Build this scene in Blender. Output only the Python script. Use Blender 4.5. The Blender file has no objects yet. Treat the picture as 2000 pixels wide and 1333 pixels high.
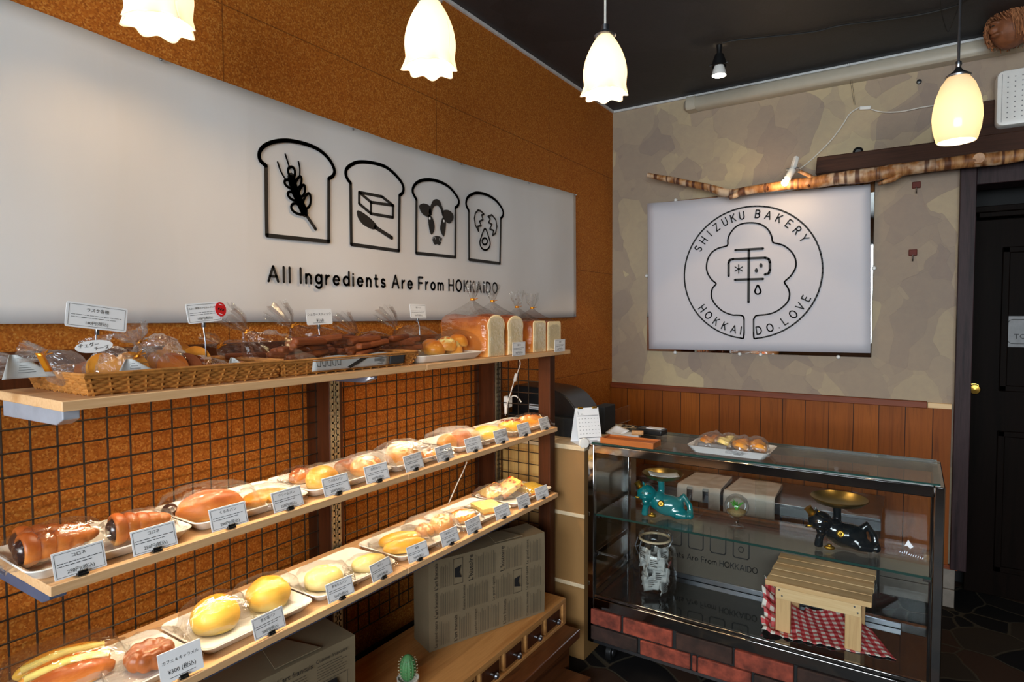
import bpy, bmesh, math, random
from math import sin, cos, pi, radians
from mathutils import Vector, Matrix, noise
R = random.Random(7)
sc = bpy.context.scene
COL = sc.collection

# ------------------------------------------------------------------ camera
F_PX = 1197.6                       # focal length in pixels of the 2000 px wide frame
CAM = Vector((1.636, -3.683, 1.446))
def _n(v): return Vector(v).normalized()
_dy = _n((785, -52, F_PX)); _dx = _n((1830, 44, -F_PX)); _dx = _n(_dx - _dy * _dx.dot(_dy)); _dz = _dx.cross(_dy)
ROT = Matrix((_dx, _dy, _dz))       # image axes (right, down, forward) -> world
cam = bpy.data.cameras.new('camera'); cam.sensor_width = 36.0; cam.lens = 36.0 * F_PX / 2000; cam.clip_start = .02
camo = bpy.data.objects.new('camera', cam); COL.objects.link(camo)
rt, dn, fw = ROT @ Vector((1, 0, 0)), ROT @ Vector((0, 1, 0)), ROT @ Vector((0, 0, 1))
m = Matrix.Identity(4)
for i in range(3):
    m[i][0], m[i][1], m[i][2], m[i][3] = rt[i], -dn[i], -fw[i], CAM[i]
camo.matrix_world = m
sc.camera = camo
def at(px, py, axis, val):          # the point of a world plane (x, y or z = val) seen at a place in the photograph
    r = ROT @ Vector((px - 1000, py - 666.5, F_PX))
    a = 'xyz'.index(axis)
    return CAM + r * ((val - CAM[a]) / r[a])

# ------------------------------------------------------------------ view, world, daylight
sc.view_settings.view_transform = 'Standard'; sc.view_settings.look = 'None'
sc.view_settings.exposure = 0.0; sc.view_settings.gamma = 1.0; sc.view_settings.use_curve_mapping = False
sc.cycles.transparent_max_bounces = 32; sc.cycles.max_bounces = 8; sc.cycles.diffuse_bounces = 4
sc.cycles.glossy_bounces = 5; sc.cycles.caustics_reflective = False; sc.cycles.caustics_refractive = False
sc.cycles.sample_clamp_indirect = 4.0
w = bpy.data.worlds.new('world'); sc.world = w; w.use_nodes = True
wn = w.node_tree.nodes; wl = w.node_tree.links
bg = wn['Background']
tc = wn.new('ShaderNodeTexCoord'); sep = wn.new('ShaderNodeSeparateXYZ'); rp = wn.new('ShaderNodeValToRGB')
wl.new(tc.outputs['Generated'], sep.inputs[0]); wl.new(sep.outputs[2], rp.inputs[0]); wl.new(rp.outputs[0], bg.inputs[0])
rp.color_ramp.elements[0].position = 0.0; rp.color_ramp.elements[0].color = (.10, .14, .07, 1)
rp.color_ramp.elements[1].position = .12; rp.color_ramp.elements[1].color = (.75, .86, 1, 1)
bg.inputs[1].default_value = 1.4
def area(name, loc, rot, sx, sy, power, col):
    l = bpy.data.lights.new(name, 'AREA'); l.shape = 'RECTANGLE'; l.size = sx; l.size_y = sy; l.energy = power; l.color = col
    o = bpy.data.objects.new(name, l); o.location = loc; o.rotation_euler = rot; COL.objects.link(o); return o
DAY = area('shopfront_daylight', (1.9, -6.25, 1.72), (radians(90), 0, 0), 3.3, 1.6, 330, (.88, .94, 1))
WARM = (1, .66, .34)

# ------------------------------------------------------------------ materials
def lin(r, g, b): return tuple(((c / 255) / 12.92 if c <= 10 else ((c / 255 + .055) / 1.055) ** 2.4) for c in (r, g, b)) + (1,)
class NT:
    def __init__(s, name):
        s.m = bpy.data.materials.new(name); s.m.use_nodes = True; s.t = s.m.node_tree; s.n = s.t.nodes; s.l = s.t.links
        s.b = s.n['Principled BSDF']; s.out = s.n['Material Output']
    def new(s, t, **k):
        x = s.n.new('ShaderNode' + t)
        for a, v in k.items():
            if a[0] == 'i' and a[1:].isdigit(): x.inputs[int(a[1:])].default_value = v
            else: setattr(x, a, v)
        return x
    def link(s, a, b): s.l.new(a, b)
    def coord(s, kind='Object', scale=(1, 1, 1), rot=(0, 0, 0), loc=(0, 0, 0)):
        c = s.new('TexCoord'); mp = s.new('Mapping'); mp.inputs['Scale'].default_value = scale; mp.inputs['Rotation'].default_value = rot; mp.inputs['Location'].default_value = loc
        s.link(c.outputs[kind], mp.inputs[0]); return mp.outputs[0]
    def noise(s, vec, scale=10, detail=4, rough=.55, dist=0):
        x = s.new('TexNoise'); x.inputs['Scale'].default_value = scale; x.inputs['Detail'].default_value = detail
        x.inputs['Roughness'].default_value = rough; x.inputs['Distortion'].default_value = dist; s.link(vec, x.inputs['Vector']); return x.outputs['Fac']
    def voro(s, vec, scale=10, feature='F1', out='Color', rnd=1.0):
        x = s.new('TexVoronoi', feature=feature); x.inputs['Scale'].default_value = scale; x.inputs['Randomness'].default_value = rnd
        s.link(vec, x.inputs['Vector']); return x.outputs[out]
    def ramp(s, fac, stops, interp='LINEAR'):
        x = s.new('ValToRGB'); x.color_ramp.interpolation = interp; e = x.color_ramp.elements
        while len(e) < len(stops): e.new(.5)
        for k, (p, c) in enumerate(stops): e[k].position = p; e[k].color = c if len(c) == 4 else tuple(c) + (1,)
        s.link(fac, x.inputs[0]); return x.outputs[0]
    def mix(s, fac, a, b, mode='MIX'):
        x = s.new('Mix', data_type='RGBA', blend_type=mode)
        for i, v in ((0, fac), (6, a), (7, b)):
            if hasattr(v, 'is_linked'): s.link(v, x.inputs[i])
            else: x.inputs[i].default_value = v
        return x.outputs[2]
    def math(s, op, a, b=0.0):
        x = s.new('Math', operation=op)
        for i, v in ((0, a), (1, b)):
            if hasattr(v, 'is_linked'): s.link(v, x.inputs[i])
            else: x.inputs[i].default_value = v
        return x.outputs[0]
    def sep(s, vec):
        x = s.new('SeparateXYZ'); s.link(vec, x.inputs[0]); return x.outputs
    def bump(s, h, strength=.3, dist=.01):
        x = s.new('Bump'); x.inputs['Strength'].default_value = strength; x.inputs['Distance'].default_value = dist
        s.link(h, x.inputs['Height']); s.link(x.outputs[0], s.b.inputs['Normal']); return x.outputs[0]
    def col(s, c):
        if hasattr(c, 'is_linked'): s.link(c, s.b.inputs['Base Color'])
        else: s.b.inputs['Base Color'].default_value = c
    def set(s, **k):
        for a, v in k.items(): s.b.inputs[a.replace('_', ' ')].default_value = v
def plain(name, c, rough=.5, metal=0.0, var=.12, scale=30, bump=0.0, emit=None, estr=0.0, coat=0.0):
    t = NT(name); v = t.coord(); f = t.noise(v, scale, 3)
    d = tuple(x * (1 - var) for x in c[:3]) + (1,); l = tuple(min(1, x * (1 + var)) for x in c[:3]) + (1,)
    t.col(t.ramp(f, [(.3, d), (.7, l)])); t.set(Roughness=rough, Metallic=metal)
    if coat: t.set(Coat_Weight=coat)
    if bump: t.bump(f, bump, .003)
    if emit: t.set(Emission_Color=emit, Emission_Strength=estr)
    return t.m
def wood(name, light, dark, axis='y', rough=.5, scale=6.0, knots=False, stretch=14):
    t = NT(name); s = [stretch] * 3; s['xyz'.index(axis)] = .8
    v = t.coord(scale=tuple(s)); f = t.noise(v, scale * .35, 6, .62, .6); g = t.noise(v, scale * 2.6, 3, .5)
    c = t.ramp(f, [(.32, dark), (.5, light), (.62, light), (.75, dark)])
    c = t.mix(t.ramp(g, [(.35, (0, 0, 0)), (.65, (.35, .35, .35))]), c, dark)
    if knots:
        k = t.voro(t.coord(scale=(5, 2.2, 5) if axis == 'y' else (2.2, 5, 5)), 1.0, out='Distance')
        c = t.mix(t.ramp(k, [(.05, (1, 1, 1)), (.11, (0, 0, 0))]), c, tuple(x * .35 for x in dark[:3]) + (1,))
    t.col(c); t.set(Roughness=rough, Specular_IOR_Level=.03 if sum(dark[:3]) < .012 else .15 if sum(dark[:3]) < .05 else .4); t.bump(f, .08, .002); return t.m
def glassy(name, tint=(.93, .97, .96, 1), base=.0, gain=.8, rough=.0, haze=0.0, hazecol=(.9, .9, .9, 1), bump=0.0, bscale=60):
    # a thin clear sheet: straight-through transmission plus a mirror layer that grows at grazing angles
    t = NT(name); t.n.remove(t.b)
    tr = t.new('BsdfTransparent'); tr.inputs[0].default_value = tint
    gl = t.new('BsdfGlossy'); gl.inputs['Roughness'].default_value = rough
    lw = t.new('LayerWeight'); lw.inputs['Blend'].default_value = .35
    fac = t.math('ADD', t.math('MULTIPLY', lw.outputs['Fresnel'], gain), base)
    ms = t.new('MixShader'); t.link(fac, ms.inputs[0]); t.link(tr.outputs[0], ms.inputs[1]); t.link(gl.outputs[0], ms.inputs[2])
    o = ms.outputs[0]
    if haze:
        df = t.new('BsdfDiffuse'); df.inputs[0].default_value = hazecol
        tl = t.new('BsdfTranslucent'); tl.inputs[0].default_value = hazecol
        a = t.new('MixShader'); a.inputs[0].default_value = .5; t.link(df.outputs[0], a.inputs[1]); t.link(tl.outputs[0], a.inputs[2])
        b = t.new('MixShader'); b.inputs[0].default_value = haze; t.link(o, b.inputs[1]); t.link(a.outputs[0], b.inputs[2]); o = b.outputs[0]
    if bump:
        v = t.coord(scale=(.5, 1, 1)); h = t.noise(v, bscale, 3, .55, 1.5); x = t.new('Bump'); x.inputs['Strength'].default_value = bump; x.inputs['Distance'].default_value = .012
        t.link(h, x.inputs['Height']); t.link(x.outputs[0], gl.inputs['Normal'])
    t.link(o, t.out.inputs[0]); return t.m
def emis(name, c, s):
    t = NT(name); t.col(c); t.set(Emission_Color=c, Emission_Strength=s); return t.m

def mk_cork():
    t = NT('cork_board'); v = t.coord()
    f = t.voro(v, 250); g = t.noise(v, 260, 3, .7); h = t.noise(v, 4, 4)
    r, _, b = t.sep(f)
    c = t.ramp(r, [(0, lin(142, 76, 18)), (.4, lin(168, 95, 26)), (.75, lin(178, 106, 33)), (1, lin(196, 134, 60))])
    c = t.mix(t.ramp(g, [(.3, (1, 1, 1)), (.42, (0, 0, 0))]), c, lin(118, 58, 16))
    c = t.mix(t.ramp(h, [(.3, (.0, .0, .0)), (.75, (.22, .22, .22))]), c, lin(150, 74, 18))
    br = t.new('TexBrick', offset=0.0); br.inputs['Scale'].default_value = 1.0; br.inputs['Mortar Size'].default_value = .0022
    br.inputs['Brick Width'].default_value = .92; br.inputs['Row Height'].default_value = .61; br.inputs['Mortar Smooth'].default_value = .2
    t.link(t.coord(rot=(0, radians(90), radians(90)), loc=(.1, .12, 0)), br.inputs['Vector'])
    c = t.mix(t.math('MULTIPLY', br.outputs['Fac'], .55), c, lin(70, 32, 8))
    t.col(c); t.set(Roughness=.72, Specular_IOR_Level=.25); t.bump(g, .25, .002); return t.m
def mk_plaster(name, cols, scale, rough=.8, strength=.5):
    t = NT(name); v = t.coord(); c = t.new('TexNoise'); c.inputs['Scale'].default_value = 2.2; c.inputs['Detail'].default_value = 2; t.link(v, c.inputs['Vector'])
    mv = t.new('Vector' + 'Math', operation='MULTIPLY_ADD'); t.link(c.outputs['Color'], mv.inputs[0]); mv.inputs[1].default_value = (.22, .22, .22); t.link(t.coord(rot=(.2, .5, .3), scale=(1, 1, .75)), mv.inputs[2])
    x1 = t.new('TexVoronoi', feature='F1', distance='MANHATTAN'); x1.inputs['Scale'].default_value = scale; t.link(mv.outputs[0], x1.inputs['Vector']); r, g, b = t.sep(x1.outputs['Color'])
    x2 = t.new('TexVoronoi', feature='F1', distance='CHEBYCHEV'); x2.inputs['Scale'].default_value = scale * 1.7; t.link(mv.outputs[0], x2.inputs['Vector']); r3, g3, b3 = t.sep(x2.outputs['Color'])
    n = t.noise(v, 26, 5, .6)
    r2 = t.math('ADD', t.math('ADD', t.math('MULTIPLY', r, .5), t.math('MULTIPLY', r3, .25)), t.math('MULTIPLY', n, .25))
    t.col(t.ramp(r2, [(.1, cols[0]), (.5, cols[1]), (.9, cols[2])]))
    h = t.math('ADD', t.math('MULTIPLY', r3, .6), t.math('MULTIPLY', r, 1.0))
    h = t.math('ADD', h, t.math('MULTIPLY', n, .25))
    t.set(Roughness=rough); t.bump(h, strength, .006); return t.m
def mk_floor():
    t = NT('crazy_paving'); v = t.coord(); n = t.new('TexNoise'); n.inputs['Scale'].default_value = 5; t.link(v, n.inputs['Vector'])
    mv = t.new('VectorMath', operation='MULTIPLY_ADD'); t.link(n.outputs['Color'], mv.inputs[0]); mv.inputs[1].default_value = (.06, .06, 0); t.link(v, mv.inputs[2])
    e = t.voro(mv.outputs[0], 5.5, 'DISTANCE_TO_EDGE', 'Distance'); r, g, b = t.sep(t.voro(mv.outputs[0], 5.5)); k = t.noise(v, 160, 3, .8)
    c = t.ramp(r, [(.0, lin(18, 18, 20)), (.45, lin(28, 25, 25)), (.5, lin(62, 44, 34)), (.8, lin(52, 44, 36)), (.95, lin(104, 92, 72))], 'CONSTANT')
    c = t.mix(t.math('MULTIPLY', k, .5), c, lin(30, 26, 24))
    c = t.mix(t.ramp(e, [(.018, (1, 1, 1)), (.03, (0, 0, 0))]), c, lin(62, 56, 46))
    t.col(c); t.set(Roughness=.75, Specular_IOR_Level=.12); t.bump(t.ramp(e, [(0, (0, 0, 0)), (.04, (1, 1, 1))]), .3, .004); return t.m
def mk_planks():
    t = NT('wainscot_pine'); v = t.coord(scale=(1 / .115, 1, 1)); s = t.sep(v)
    cell = t.math('FLOOR', s[0]); fr = t.math('FRACT', s[0])
    wn_ = t.new('TexWhiteNoise', noise_dimensions='1D'); t.link(cell, wn_.inputs['W'])
    f = t.noise(t.coord(scale=(16, 16, 1.0)), 2.2, 6, .6, .8)
    c = t.ramp(f, [(.3, lin(118, 60, 12)), (.5, lin(156, 84, 20)), (.7, lin(138, 70, 15))])
    c = t.mix(t.math('MULTIPLY', wn_.outputs['Value'], .55), c, lin(112, 54, 12))
    k = t.voro(t.coord(scale=(3.2, 3.2, 2.0)), 1.0, out='Distance')
    c = t.mix(t.ramp(k, [(.04, (1, 1, 1)), (.075, (0, 0, 0))]), c, lin(60, 26, 8))
    gr = t.math('LESS_THAN', t.math('ABSOLUTE', t.math('SUBTRACT', fr, .5)), .485)
    c = t.mix(gr, lin(38, 16, 5), c); t.col(c); t.set(Roughness=.55, Specular_IOR_Level=.2)
    t.bump(gr, .4, .004); return t.m
def bread(name, cream, gold, brown, lo=.12, hi=.55, rough=.42, nscale=22, spots=None):
    t = NT(name); g = t.sep(t.coord('Generated')); n = t.noise(t.coord(), nscale, 4, .6)
    z = t.math('ADD', g[2], t.math('MULTIPLY', t.math('SUBTRACT', n, .5), .7))
    c = t.ramp(z, [(lo, cream), ((lo + hi) / 2, gold), (hi, gold), (min(1, hi + .38), brown)])
    if spots:
        sc_, th, sp = spots; k = t.noise(t.coord(), sc_, 2, .5)
        up = t.ramp(g[2], [(.5, (0, 0, 0)), (.72, (1, 1, 1))])
        c = t.mix(t.math('MULTIPLY', t.ramp(k, [(th, (0, 0, 0)), (th + .04, (1, 1, 1))]), up), c, sp)
    t.col(c); t.set(Roughness=rough, Specular_IOR_Level=.4); t.bump(t.noise(t.coord(), nscale * 4, 3), .15, .002); return t.m

M = dict(
    cork=mk_cork(), plaster=mk_plaster('trowelled_plaster', (lin(140, 124, 114), lin(164, 146, 125), lin(190, 172, 136)), 3.6, .8, 1.0),
    ceiling=mk_plaster('charcoal_plaster', (lin(36, 36, 39), lin(42, 41, 44), lin(50, 49, 52)), 2.6, .6, 1.0),
    floor=mk_floor(), planks=mk_planks(), cream=plain('dark_tan_wall_paint', lin(112, 94, 76), .8),
    rail=wood('red_brown_rail', lin(124, 56, 18), lin(92, 38, 12), 'x', .55), trimw=plain('white_trim', lin(205, 205, 205), .5),
    jamb=wood('dark_stained_jamb', lin(58, 42, 44), lin(26, 18, 22), 'z', .5, 8), door=wood('dark_door_wood', lin(20, 13, 10), lin(12, 8, 6), 'z', .5),
    black=plain('black_plastic', lin(22, 22, 23), .35), blackm=plain('matt_black', lin(14, 14, 15), .8),
    tile=plain('grey_skirting_tile', lin(128, 118, 108), .5), brass=plain('brass', lin(206, 160, 72), .25, 1.0),
    pine=wood('light_pine_board', lin(226, 182, 134), lin(200, 148, 98), 'y', .5, 5, True), pinex=wood('pine_slat', lin(232, 196, 146), lin(212, 164, 110), 'x', .5, 5, True),
    pinez=wood('pine_leg', lin(222, 180, 128), lin(196, 150, 100), 'z', .5, 5), post=wood('dark_brown_post', lin(74, 38, 18), lin(48, 24, 12), 'z', .5, 6),
    oak=wood('chest_oak', lin(196, 142, 84), lin(168, 112, 58), 'y', .4, 5), bench=wood('dark_bench_wood', lin(96, 54, 26), lin(58, 30, 14), 'y', .35, 6),
    beam=wood('dark_beam', lin(66, 40, 28), lin(36, 22, 16), 'x', .6, 5), steel=plain('brushed_steel', lin(172, 176, 184), .28, 1.0, .08),
    chrome=plain('chrome', lin(160, 157, 156), .08, 1.0, .03), bracket=plain('blue_grey_bracket', lin(92, 104, 132), .35, .3, .1), zinc=plain('pale_zinc_plate', lin(184, 190, 202), .3, .35, .08),
    slot=plain('zinc_rail', lin(176, 166, 140), .4, .9, .1), wire=plain('dark_wire', lin(58, 48, 40), .45, .6), white=plain('white_plastic', lin(226, 224, 220), .35, 0, .03),
    tray=plain('white_melamine', lin(238, 234, 226), .10, 0, .02), card=plain('white_card', lin(236, 236, 238), .6, 0, .02), ink=plain('black_ink', lin(20, 19, 20), .6),
    banner=None, poster=plain('white_poster', lin(206, 202, 208), .6, 0, .015, 4), red=plain('red_sticker', lin(206, 26, 30), .4), grey=plain('grey_plastic', lin(120, 120, 122), .5),
    wicker=plain('wicker_cane', lin(176, 116, 54), .45, 0, .3, 60), paper=plain('grey_news_paper', lin(178, 178, 176), .75, 0, .06, 40), darkpaper=plain('dark_print', lin(44, 46, 50), .75),
    kraft=plain('kraft_news_wrap', lin(122, 106, 82), .55, 0, .08, 12, .2), film=glassy('cellophane', (.985, .985, .98, 1), .025, .34, .04, .008, (.95, .94, .92, 1), .5, 34),
    filmh=glassy('crinkled_cellophane', (.98, .98, .98, 1), .055, .4, .05, .08, (.95, .95, .96, 1), .6, 50), glass=glassy('clear_glass', (.972, .988, .984, 1), .0, .6),
    gedge=plain('green_glass_edge', lin(30, 62, 56), .15, 0, .05), darkglass=plain('dark_mirror_glass', lin(30, 31, 31), .05, 0, .05, coat=.6), mirror=plain('mirror_silver', lin(225, 228, 226), .02, 1.0, .0),
    jarglass=glassy('jar_glass', (.985, .99, .985, 1), .015, .5, .02), teal=plain('teal_ceramic', lin(8, 112, 116), .18, 0, .06, coat=.6), blackc=plain('black_ceramic', lin(14, 20, 24), .15, 0, .05, coat=.6),
    gold=plain('gold_paint', lin(186, 144, 56), .38, 1.0, .08), golddish=plain('brushed_brass_dish', lin(176, 150, 88), .3, 1.0, .1, 14),
    brick=plain('red_brick', lin(124, 54, 38), .85, 0, .55, 26, .8), brickd=plain('dark_brick', lin(46, 27, 20), .85, 0, .6, 22, .8), mortar=plain('brick_backing', lin(30, 30, 30), .9),
    beige=plain('beige_laminate', lin(142, 106, 64), .4, 0, .05, 6), beigeb=plain('cream_edge_strip', lin(206, 184, 150), .5), lamlit=wood('led_lit_laminate', lin(198, 160, 96), lin(176, 134, 74), 'z', .5, 4),
    traywood=wood('orange_wood_tray', lin(186, 104, 44), lin(150, 76, 28), 'x', .4, 6), bagw=plain('white_poly_bag', lin(228, 214, 204), .4, 0, .05, 20, .3), cookie=bread('cookie', lin(222, 168, 92), lin(214, 146, 60), lin(180, 104, 40), .0, .5),
    cactus=plain('cactus_green', lin(70, 120, 70), .6, 0, .2, 40), spine=plain('pale_spine', lin(214, 206, 168), .7), ceramicw=plain('white_pot', lin(220, 216, 208), .3), plant=plain('air_plant_green', lin(84, 168, 60), .5, 0, .2), sand=plain('tan_gravel', lin(196, 166, 116), .9, 0, .35, 220, .4),
    straw=plain('coconut_fibre', lin(150, 96, 60), .9, 0, .35, 80), carve=plain('carved_coconut', lin(120, 70, 40), .6, 0, .2, 40), ledbody=plain('led_bar_white', lin(214, 216, 210), .4), led=emis('led_chips', (1, .80, .50, 1), 160),
    bulb=emis('lit_bulb', (1, .80, .50, 1), 60), cordw=plain('white_cord', lin(214, 210, 202), .5), cordb=plain('black_cord', lin(18, 18, 18), .6), orange=plain('gold_tape', lin(224, 140, 30), .3, .6), bloodred=plain('dark_red_hook', lin(92, 30, 18), .7), duct=plain('cream_duct_plastic', lin(176, 168, 152), .45, 0, .03),
    crust=bread('loaf_crust', lin(228, 160, 84), lin(204, 118, 42), lin(146, 70, 24), .05, .5, .4, 20), crumb=plain('loaf_crumb', lin(248, 226, 180), .9, 0, .07, 120, .4),
    melon=bread('pale_gold_bun', lin(240, 214, 130), lin(236, 186, 76), lin(222, 146, 40), .12, .62), pale=bread('pale_soft_bun', lin(244, 224, 160), lin(240, 212, 132), lin(226, 178, 90), .3, .8),
    brownb=bread('brown_soft_bun', lin(226, 164, 92), lin(206, 122, 50), lin(164, 82, 32), .0, .45), orangeb=bread('glossy_orange_bun', lin(238, 182, 92), lin(230, 150, 50), lin(210, 118, 34), .05, .55, .3),
    horn=bread('yellow_glazed_bun', lin(246, 206, 110), lin(240, 178, 62), lin(226, 146, 42), .1, .7, .3), topped=bread('cheese_topped_bun', lin(236, 186, 98), lin(226, 150, 60), lin(200, 110, 36), .0, .5, .4, 24, (60, .5, lin(240, 222, 150))),
    sesame=bread('seed_topped_bun', lin(240, 204, 120), lin(230, 166, 66), lin(206, 122, 40), .1, .6), choco=plain('chocolate', lin(52, 30, 26), .2, 0, .1, coat=.3), seed=plain('black_sesame', lin(30, 28, 26), .6),
    pizza=bread('pizza_toast', lin(214, 120, 40), lin(238, 206, 120), lin(228, 176, 90), .2, .6, .4, 40, (46, .52, lin(176, 56, 20))), toast=bread('buttered_toast', lin(206, 128, 44), lin(240, 204, 110), lin(244, 214, 130), .15, .5, .45, 14),
    ytoast=bread('yellow_custard_toast', lin(200, 116, 36), lin(232, 180, 44), lin(236, 190, 60), .15, .5, .4, 20), stick=bread('sugar_stick', lin(142, 74, 30), lin(126, 62, 24), lin(104, 46, 16), .0, .6, .6, 50), rusk=bread('rusk_slice', lin(230, 150, 50), lin(232, 156, 52), lin(214, 128, 34), .0, .7, .6, 40),
    cruller=bread('cruller_bun', lin(180, 106, 50), lin(168, 92, 40), lin(128, 64, 26), .0, .5, .35), banana=plain('yellow_cream', lin(238, 214, 120), .45),
    sauce=plain('red_sauce', lin(150, 44, 26), .3), saltw=plain('white_filling', lin(236, 230, 220), .5),
)
# ------------------------------------------------------------------ mesh helpers
class MB:
    def __init__(s): s.v = []; s.f = []; s.mi = []; s.cur = 0
    def add(s, vs, fs):
        b = len(s.v); s.v += [Vector(x) for x in vs]
        for f in fs: s.f.append(tuple(b + i for i in f)); s.mi.append(s.cur)
        return s
    def box(s, c, d, rz=0, ry=0, rx=0):
        m = Matrix.Translation(c) @ Matrix.Rotation(rz, 4, 'Z') @ Matrix.Rotation(ry, 4, 'Y') @ Matrix.Rotation(rx, 4, 'X')
        x, y, z = d[0] / 2, d[1] / 2, d[2] / 2
        vs = [m @ Vector(p) for p in ((-x, -y, -z), (x, -y, -z), (x, y, -z), (-x, y, -z), (-x, -y, z), (x, -y, z), (x, y, z), (-x, y, z))]
        return s.add(vs, [(0, 3, 2, 1), (4, 5, 6, 7), (0, 1, 5, 4), (1, 2, 6, 5), (2, 3, 7, 6), (3, 0, 4, 7)])
    def bb(s, x0, x1, y0, y1, z0, z1): return s.box(((x0 + x1) / 2, (y0 + y1) / 2, (z0 + z1) / 2), (x1 - x0, y1 - y0, z1 - z0))
    def rings(s, rs, closed=True, caps=(True, True)):
        n = len(rs[0]); vs = [p for r in rs for p in r]; fs = []
        for i in range(len(rs) - 1):
            for k in range(n if closed else n - 1):
                a, b = i * n + k, i * n + (k + 1) % n; fs.append((a, b, b + n, a + n))
        if caps[0]: fs.append(tuple(range(n - 1, -1, -1)))
        if caps[1]: fs.append(tuple((len(rs) - 1) * n + k for k in range(n)))
        return s.add(vs, fs)
    def tube(s, pts, r, n=8, closed=False, caps=True):
        pts = [Vector(p) for p in pts]; rs = []; N = len(pts); up = None
        for i, p in enumerate(pts):
            t = (pts[(i + 1) % N] - pts[i - 1]) if closed else (pts[min(i + 1, N - 1)] - pts[max(i - 1, 0)])
            t = t.normalized() if t.length > 1e-9 else Vector((0, 0, 1))
            if up is None: up = Vector((0, 0, 1)) if abs(t.z) < .9 else Vector((1, 0, 0))
            a = t.cross(up).normalized(); up = a.cross(t).normalized()
            q = r[i] if isinstance(r, (list, tuple)) else r
            rs.append([p + (a * cos(2 * pi * k / n) + up * sin(2 * pi * k / n)) * q for k in range(n)])
        if closed: rs.append(rs[0]); caps = False
        return s.rings(rs, True, (caps, caps))
    def lathe(s, prof, n=24, o=(0, 0, 0), caps=(False, False), m=None):
        o = Vector(o); rs = []
        for r, z in prof:
            ring = [Vector((r * cos(2 * pi * k / n), r * sin(2 * pi * k / n), z)) for k in range(n)]
            rs.append([o + (m @ p if m else p) for p in ring])
        return s.rings(rs, True, caps)
    def ball(s, c, r, nu=20, nv=12, fn=None):
        c = Vector(c); r = (r, r, r) if not isinstance(r, (tuple, list)) else r; rs = []
        for j in range(nv + 1):
            t = -pi / 2 + pi * min(max(j / nv, .02), .98); ring = []
            for k in range(nu):
                u = 2 * pi * k / nu; d = Vector((cos(t) * cos(u), cos(t) * sin(u), sin(t)))
                if fn: d = fn(d)
                ring.append(c + Vector((d.x * r[0], d.y * r[1], d.z * r[2])))
            rs.append(ring)
        return s.rings(rs)
    def grid(s, fn, nu, nv):
        vs = [fn(i / nu, j / nv) for j in range(nv + 1) for i in range(nu + 1)]
        fs = [(j * (nu + 1) + i, j * (nu + 1) + i + 1, (j + 1) * (nu + 1) + i + 1, (j + 1) * (nu + 1) + i) for j in range(nv) for i in range(nu)]
        return s.add(vs, fs)
    def prism(s, poly, f0, f1):       # a 2-D outline carried by f0 and f1 to its two faces
        a = [f0(*p) for p in poly]; b = [f1(*p) for p in poly]; n = len(poly)
        return s.add(a + b, [tuple(range(n - 1, -1, -1)), tuple(range(n, 2 * n))] + [(k, (k + 1) % n, n + (k + 1) % n, n + k) for k in range(n)])
    def flat(s, poly, tf):            # a filled printed shape; ear-clipped by the renderer
        return s.add([tf(*p) for p in poly], [tuple(range(len(poly)))])
    def stroke(s, pts, wd, tf, closed=False):    # a printed line with round joints
        if closed: pts = list(pts) + [pts[0]]
        for (x0, y0), (x1, y1) in zip(pts, pts[1:]):
            d = math.hypot(x1 - x0, y1 - y0)
            if d < 1e-9: continue
            nx, ny = -(y1 - y0) / d * wd / 2, (x1 - x0) / d * wd / 2
            s.add([tf(x0 + nx, y0 + ny), tf(x0 - nx, y0 - ny), tf(x1 - nx, y1 - ny), tf(x1 + nx, y1 + ny)], [(0, 1, 2, 3)])
        for x, y in pts:
            s.add([tf(x + wd / 2 * cos(k * pi / 4), y + wd / 2 * sin(k * pi / 4)) for k in range(8)], [tuple(range(8))])
        return s
    def letters(s, txt, x, y, h, tf, wd, gap=.22, squeeze=1.0):
        for ch in txt:
            if ch == ' ': x += h * .42; continue
            g = GLYPH[ch]; k = h * squeeze
            for pl in g[1]: s.stroke([(x + px * k, y + py * h) for px, py in pl], wd, tf)
            x += (g[0] + gap) * k
        return x
    def text(s, txt, x, y, h, tf, align='C'):
        vs, fs, wd = font_mesh(txt); o = {'C': -wd / 2, 'L': 0, 'R': -wd}[align]
        return s.add([tf(x + (a + o) * h, y + b * h) for a, b in vs], fs)
    def build(s, name, mats, parent=None, loc=None, smooth=40, bevel=0, solid=0, rot=0, sub=0, rm=0):
        o0 = Vector(loc) if loc is not None else Vector((0, 0, 0))
        me = bpy.data.meshes.new(name); me.from_pydata([p - o0 for p in s.v], [], s.f)
        mats = mats if isinstance(mats, (list, tuple)) else [mats]
        for q in mats: me.materials.append(M[q] if isinstance(q, str) else q)
        if len(mats) > 1: me.polygons.foreach_set('material_index', s.mi)
        bm = bmesh.new(); bm.from_mesh(me); bmesh.ops.recalc_face_normals(bm, faces=bm.faces); bm.to_mesh(me); bm.free()
        if smooth: me.shade_smooth(); me.set_sharp_from_angle(angle=radians(smooth))
        o = bpy.data.objects.new(name, me); COL.objects.link(o)
        if parent is not None: o.parent = parent
        o.location = o0
        if rot: o.rotation_euler.z = rot
        if solid: q = o.modifiers.new('thick', 'SOLIDIFY'); q.thickness = solid; q.offset = 0
        if rm: q = o.modifiers.new('merge', 'REMESH'); q.mode = 'VOXEL'; q.voxel_size = rm; q.use_smooth_shade = True; q2 = o.modifiers.new('soft', 'SMOOTH'); q2.iterations = 6
        if bevel: q = o.modifiers.new('bevel', 'BEVEL'); q.width = bevel; q.segments = 2; q.limit_method = 'ANGLE'; q.angle_limit = radians(50)
        if sub: q = o.modifiers.new('sub', 'SUBSURF'); q.levels = q.render_levels = sub
        return o
def B(x0, x1, y0, y1, z0, z1): return MB().bb(x0, x1, y0, y1, z0, z1)
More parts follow.
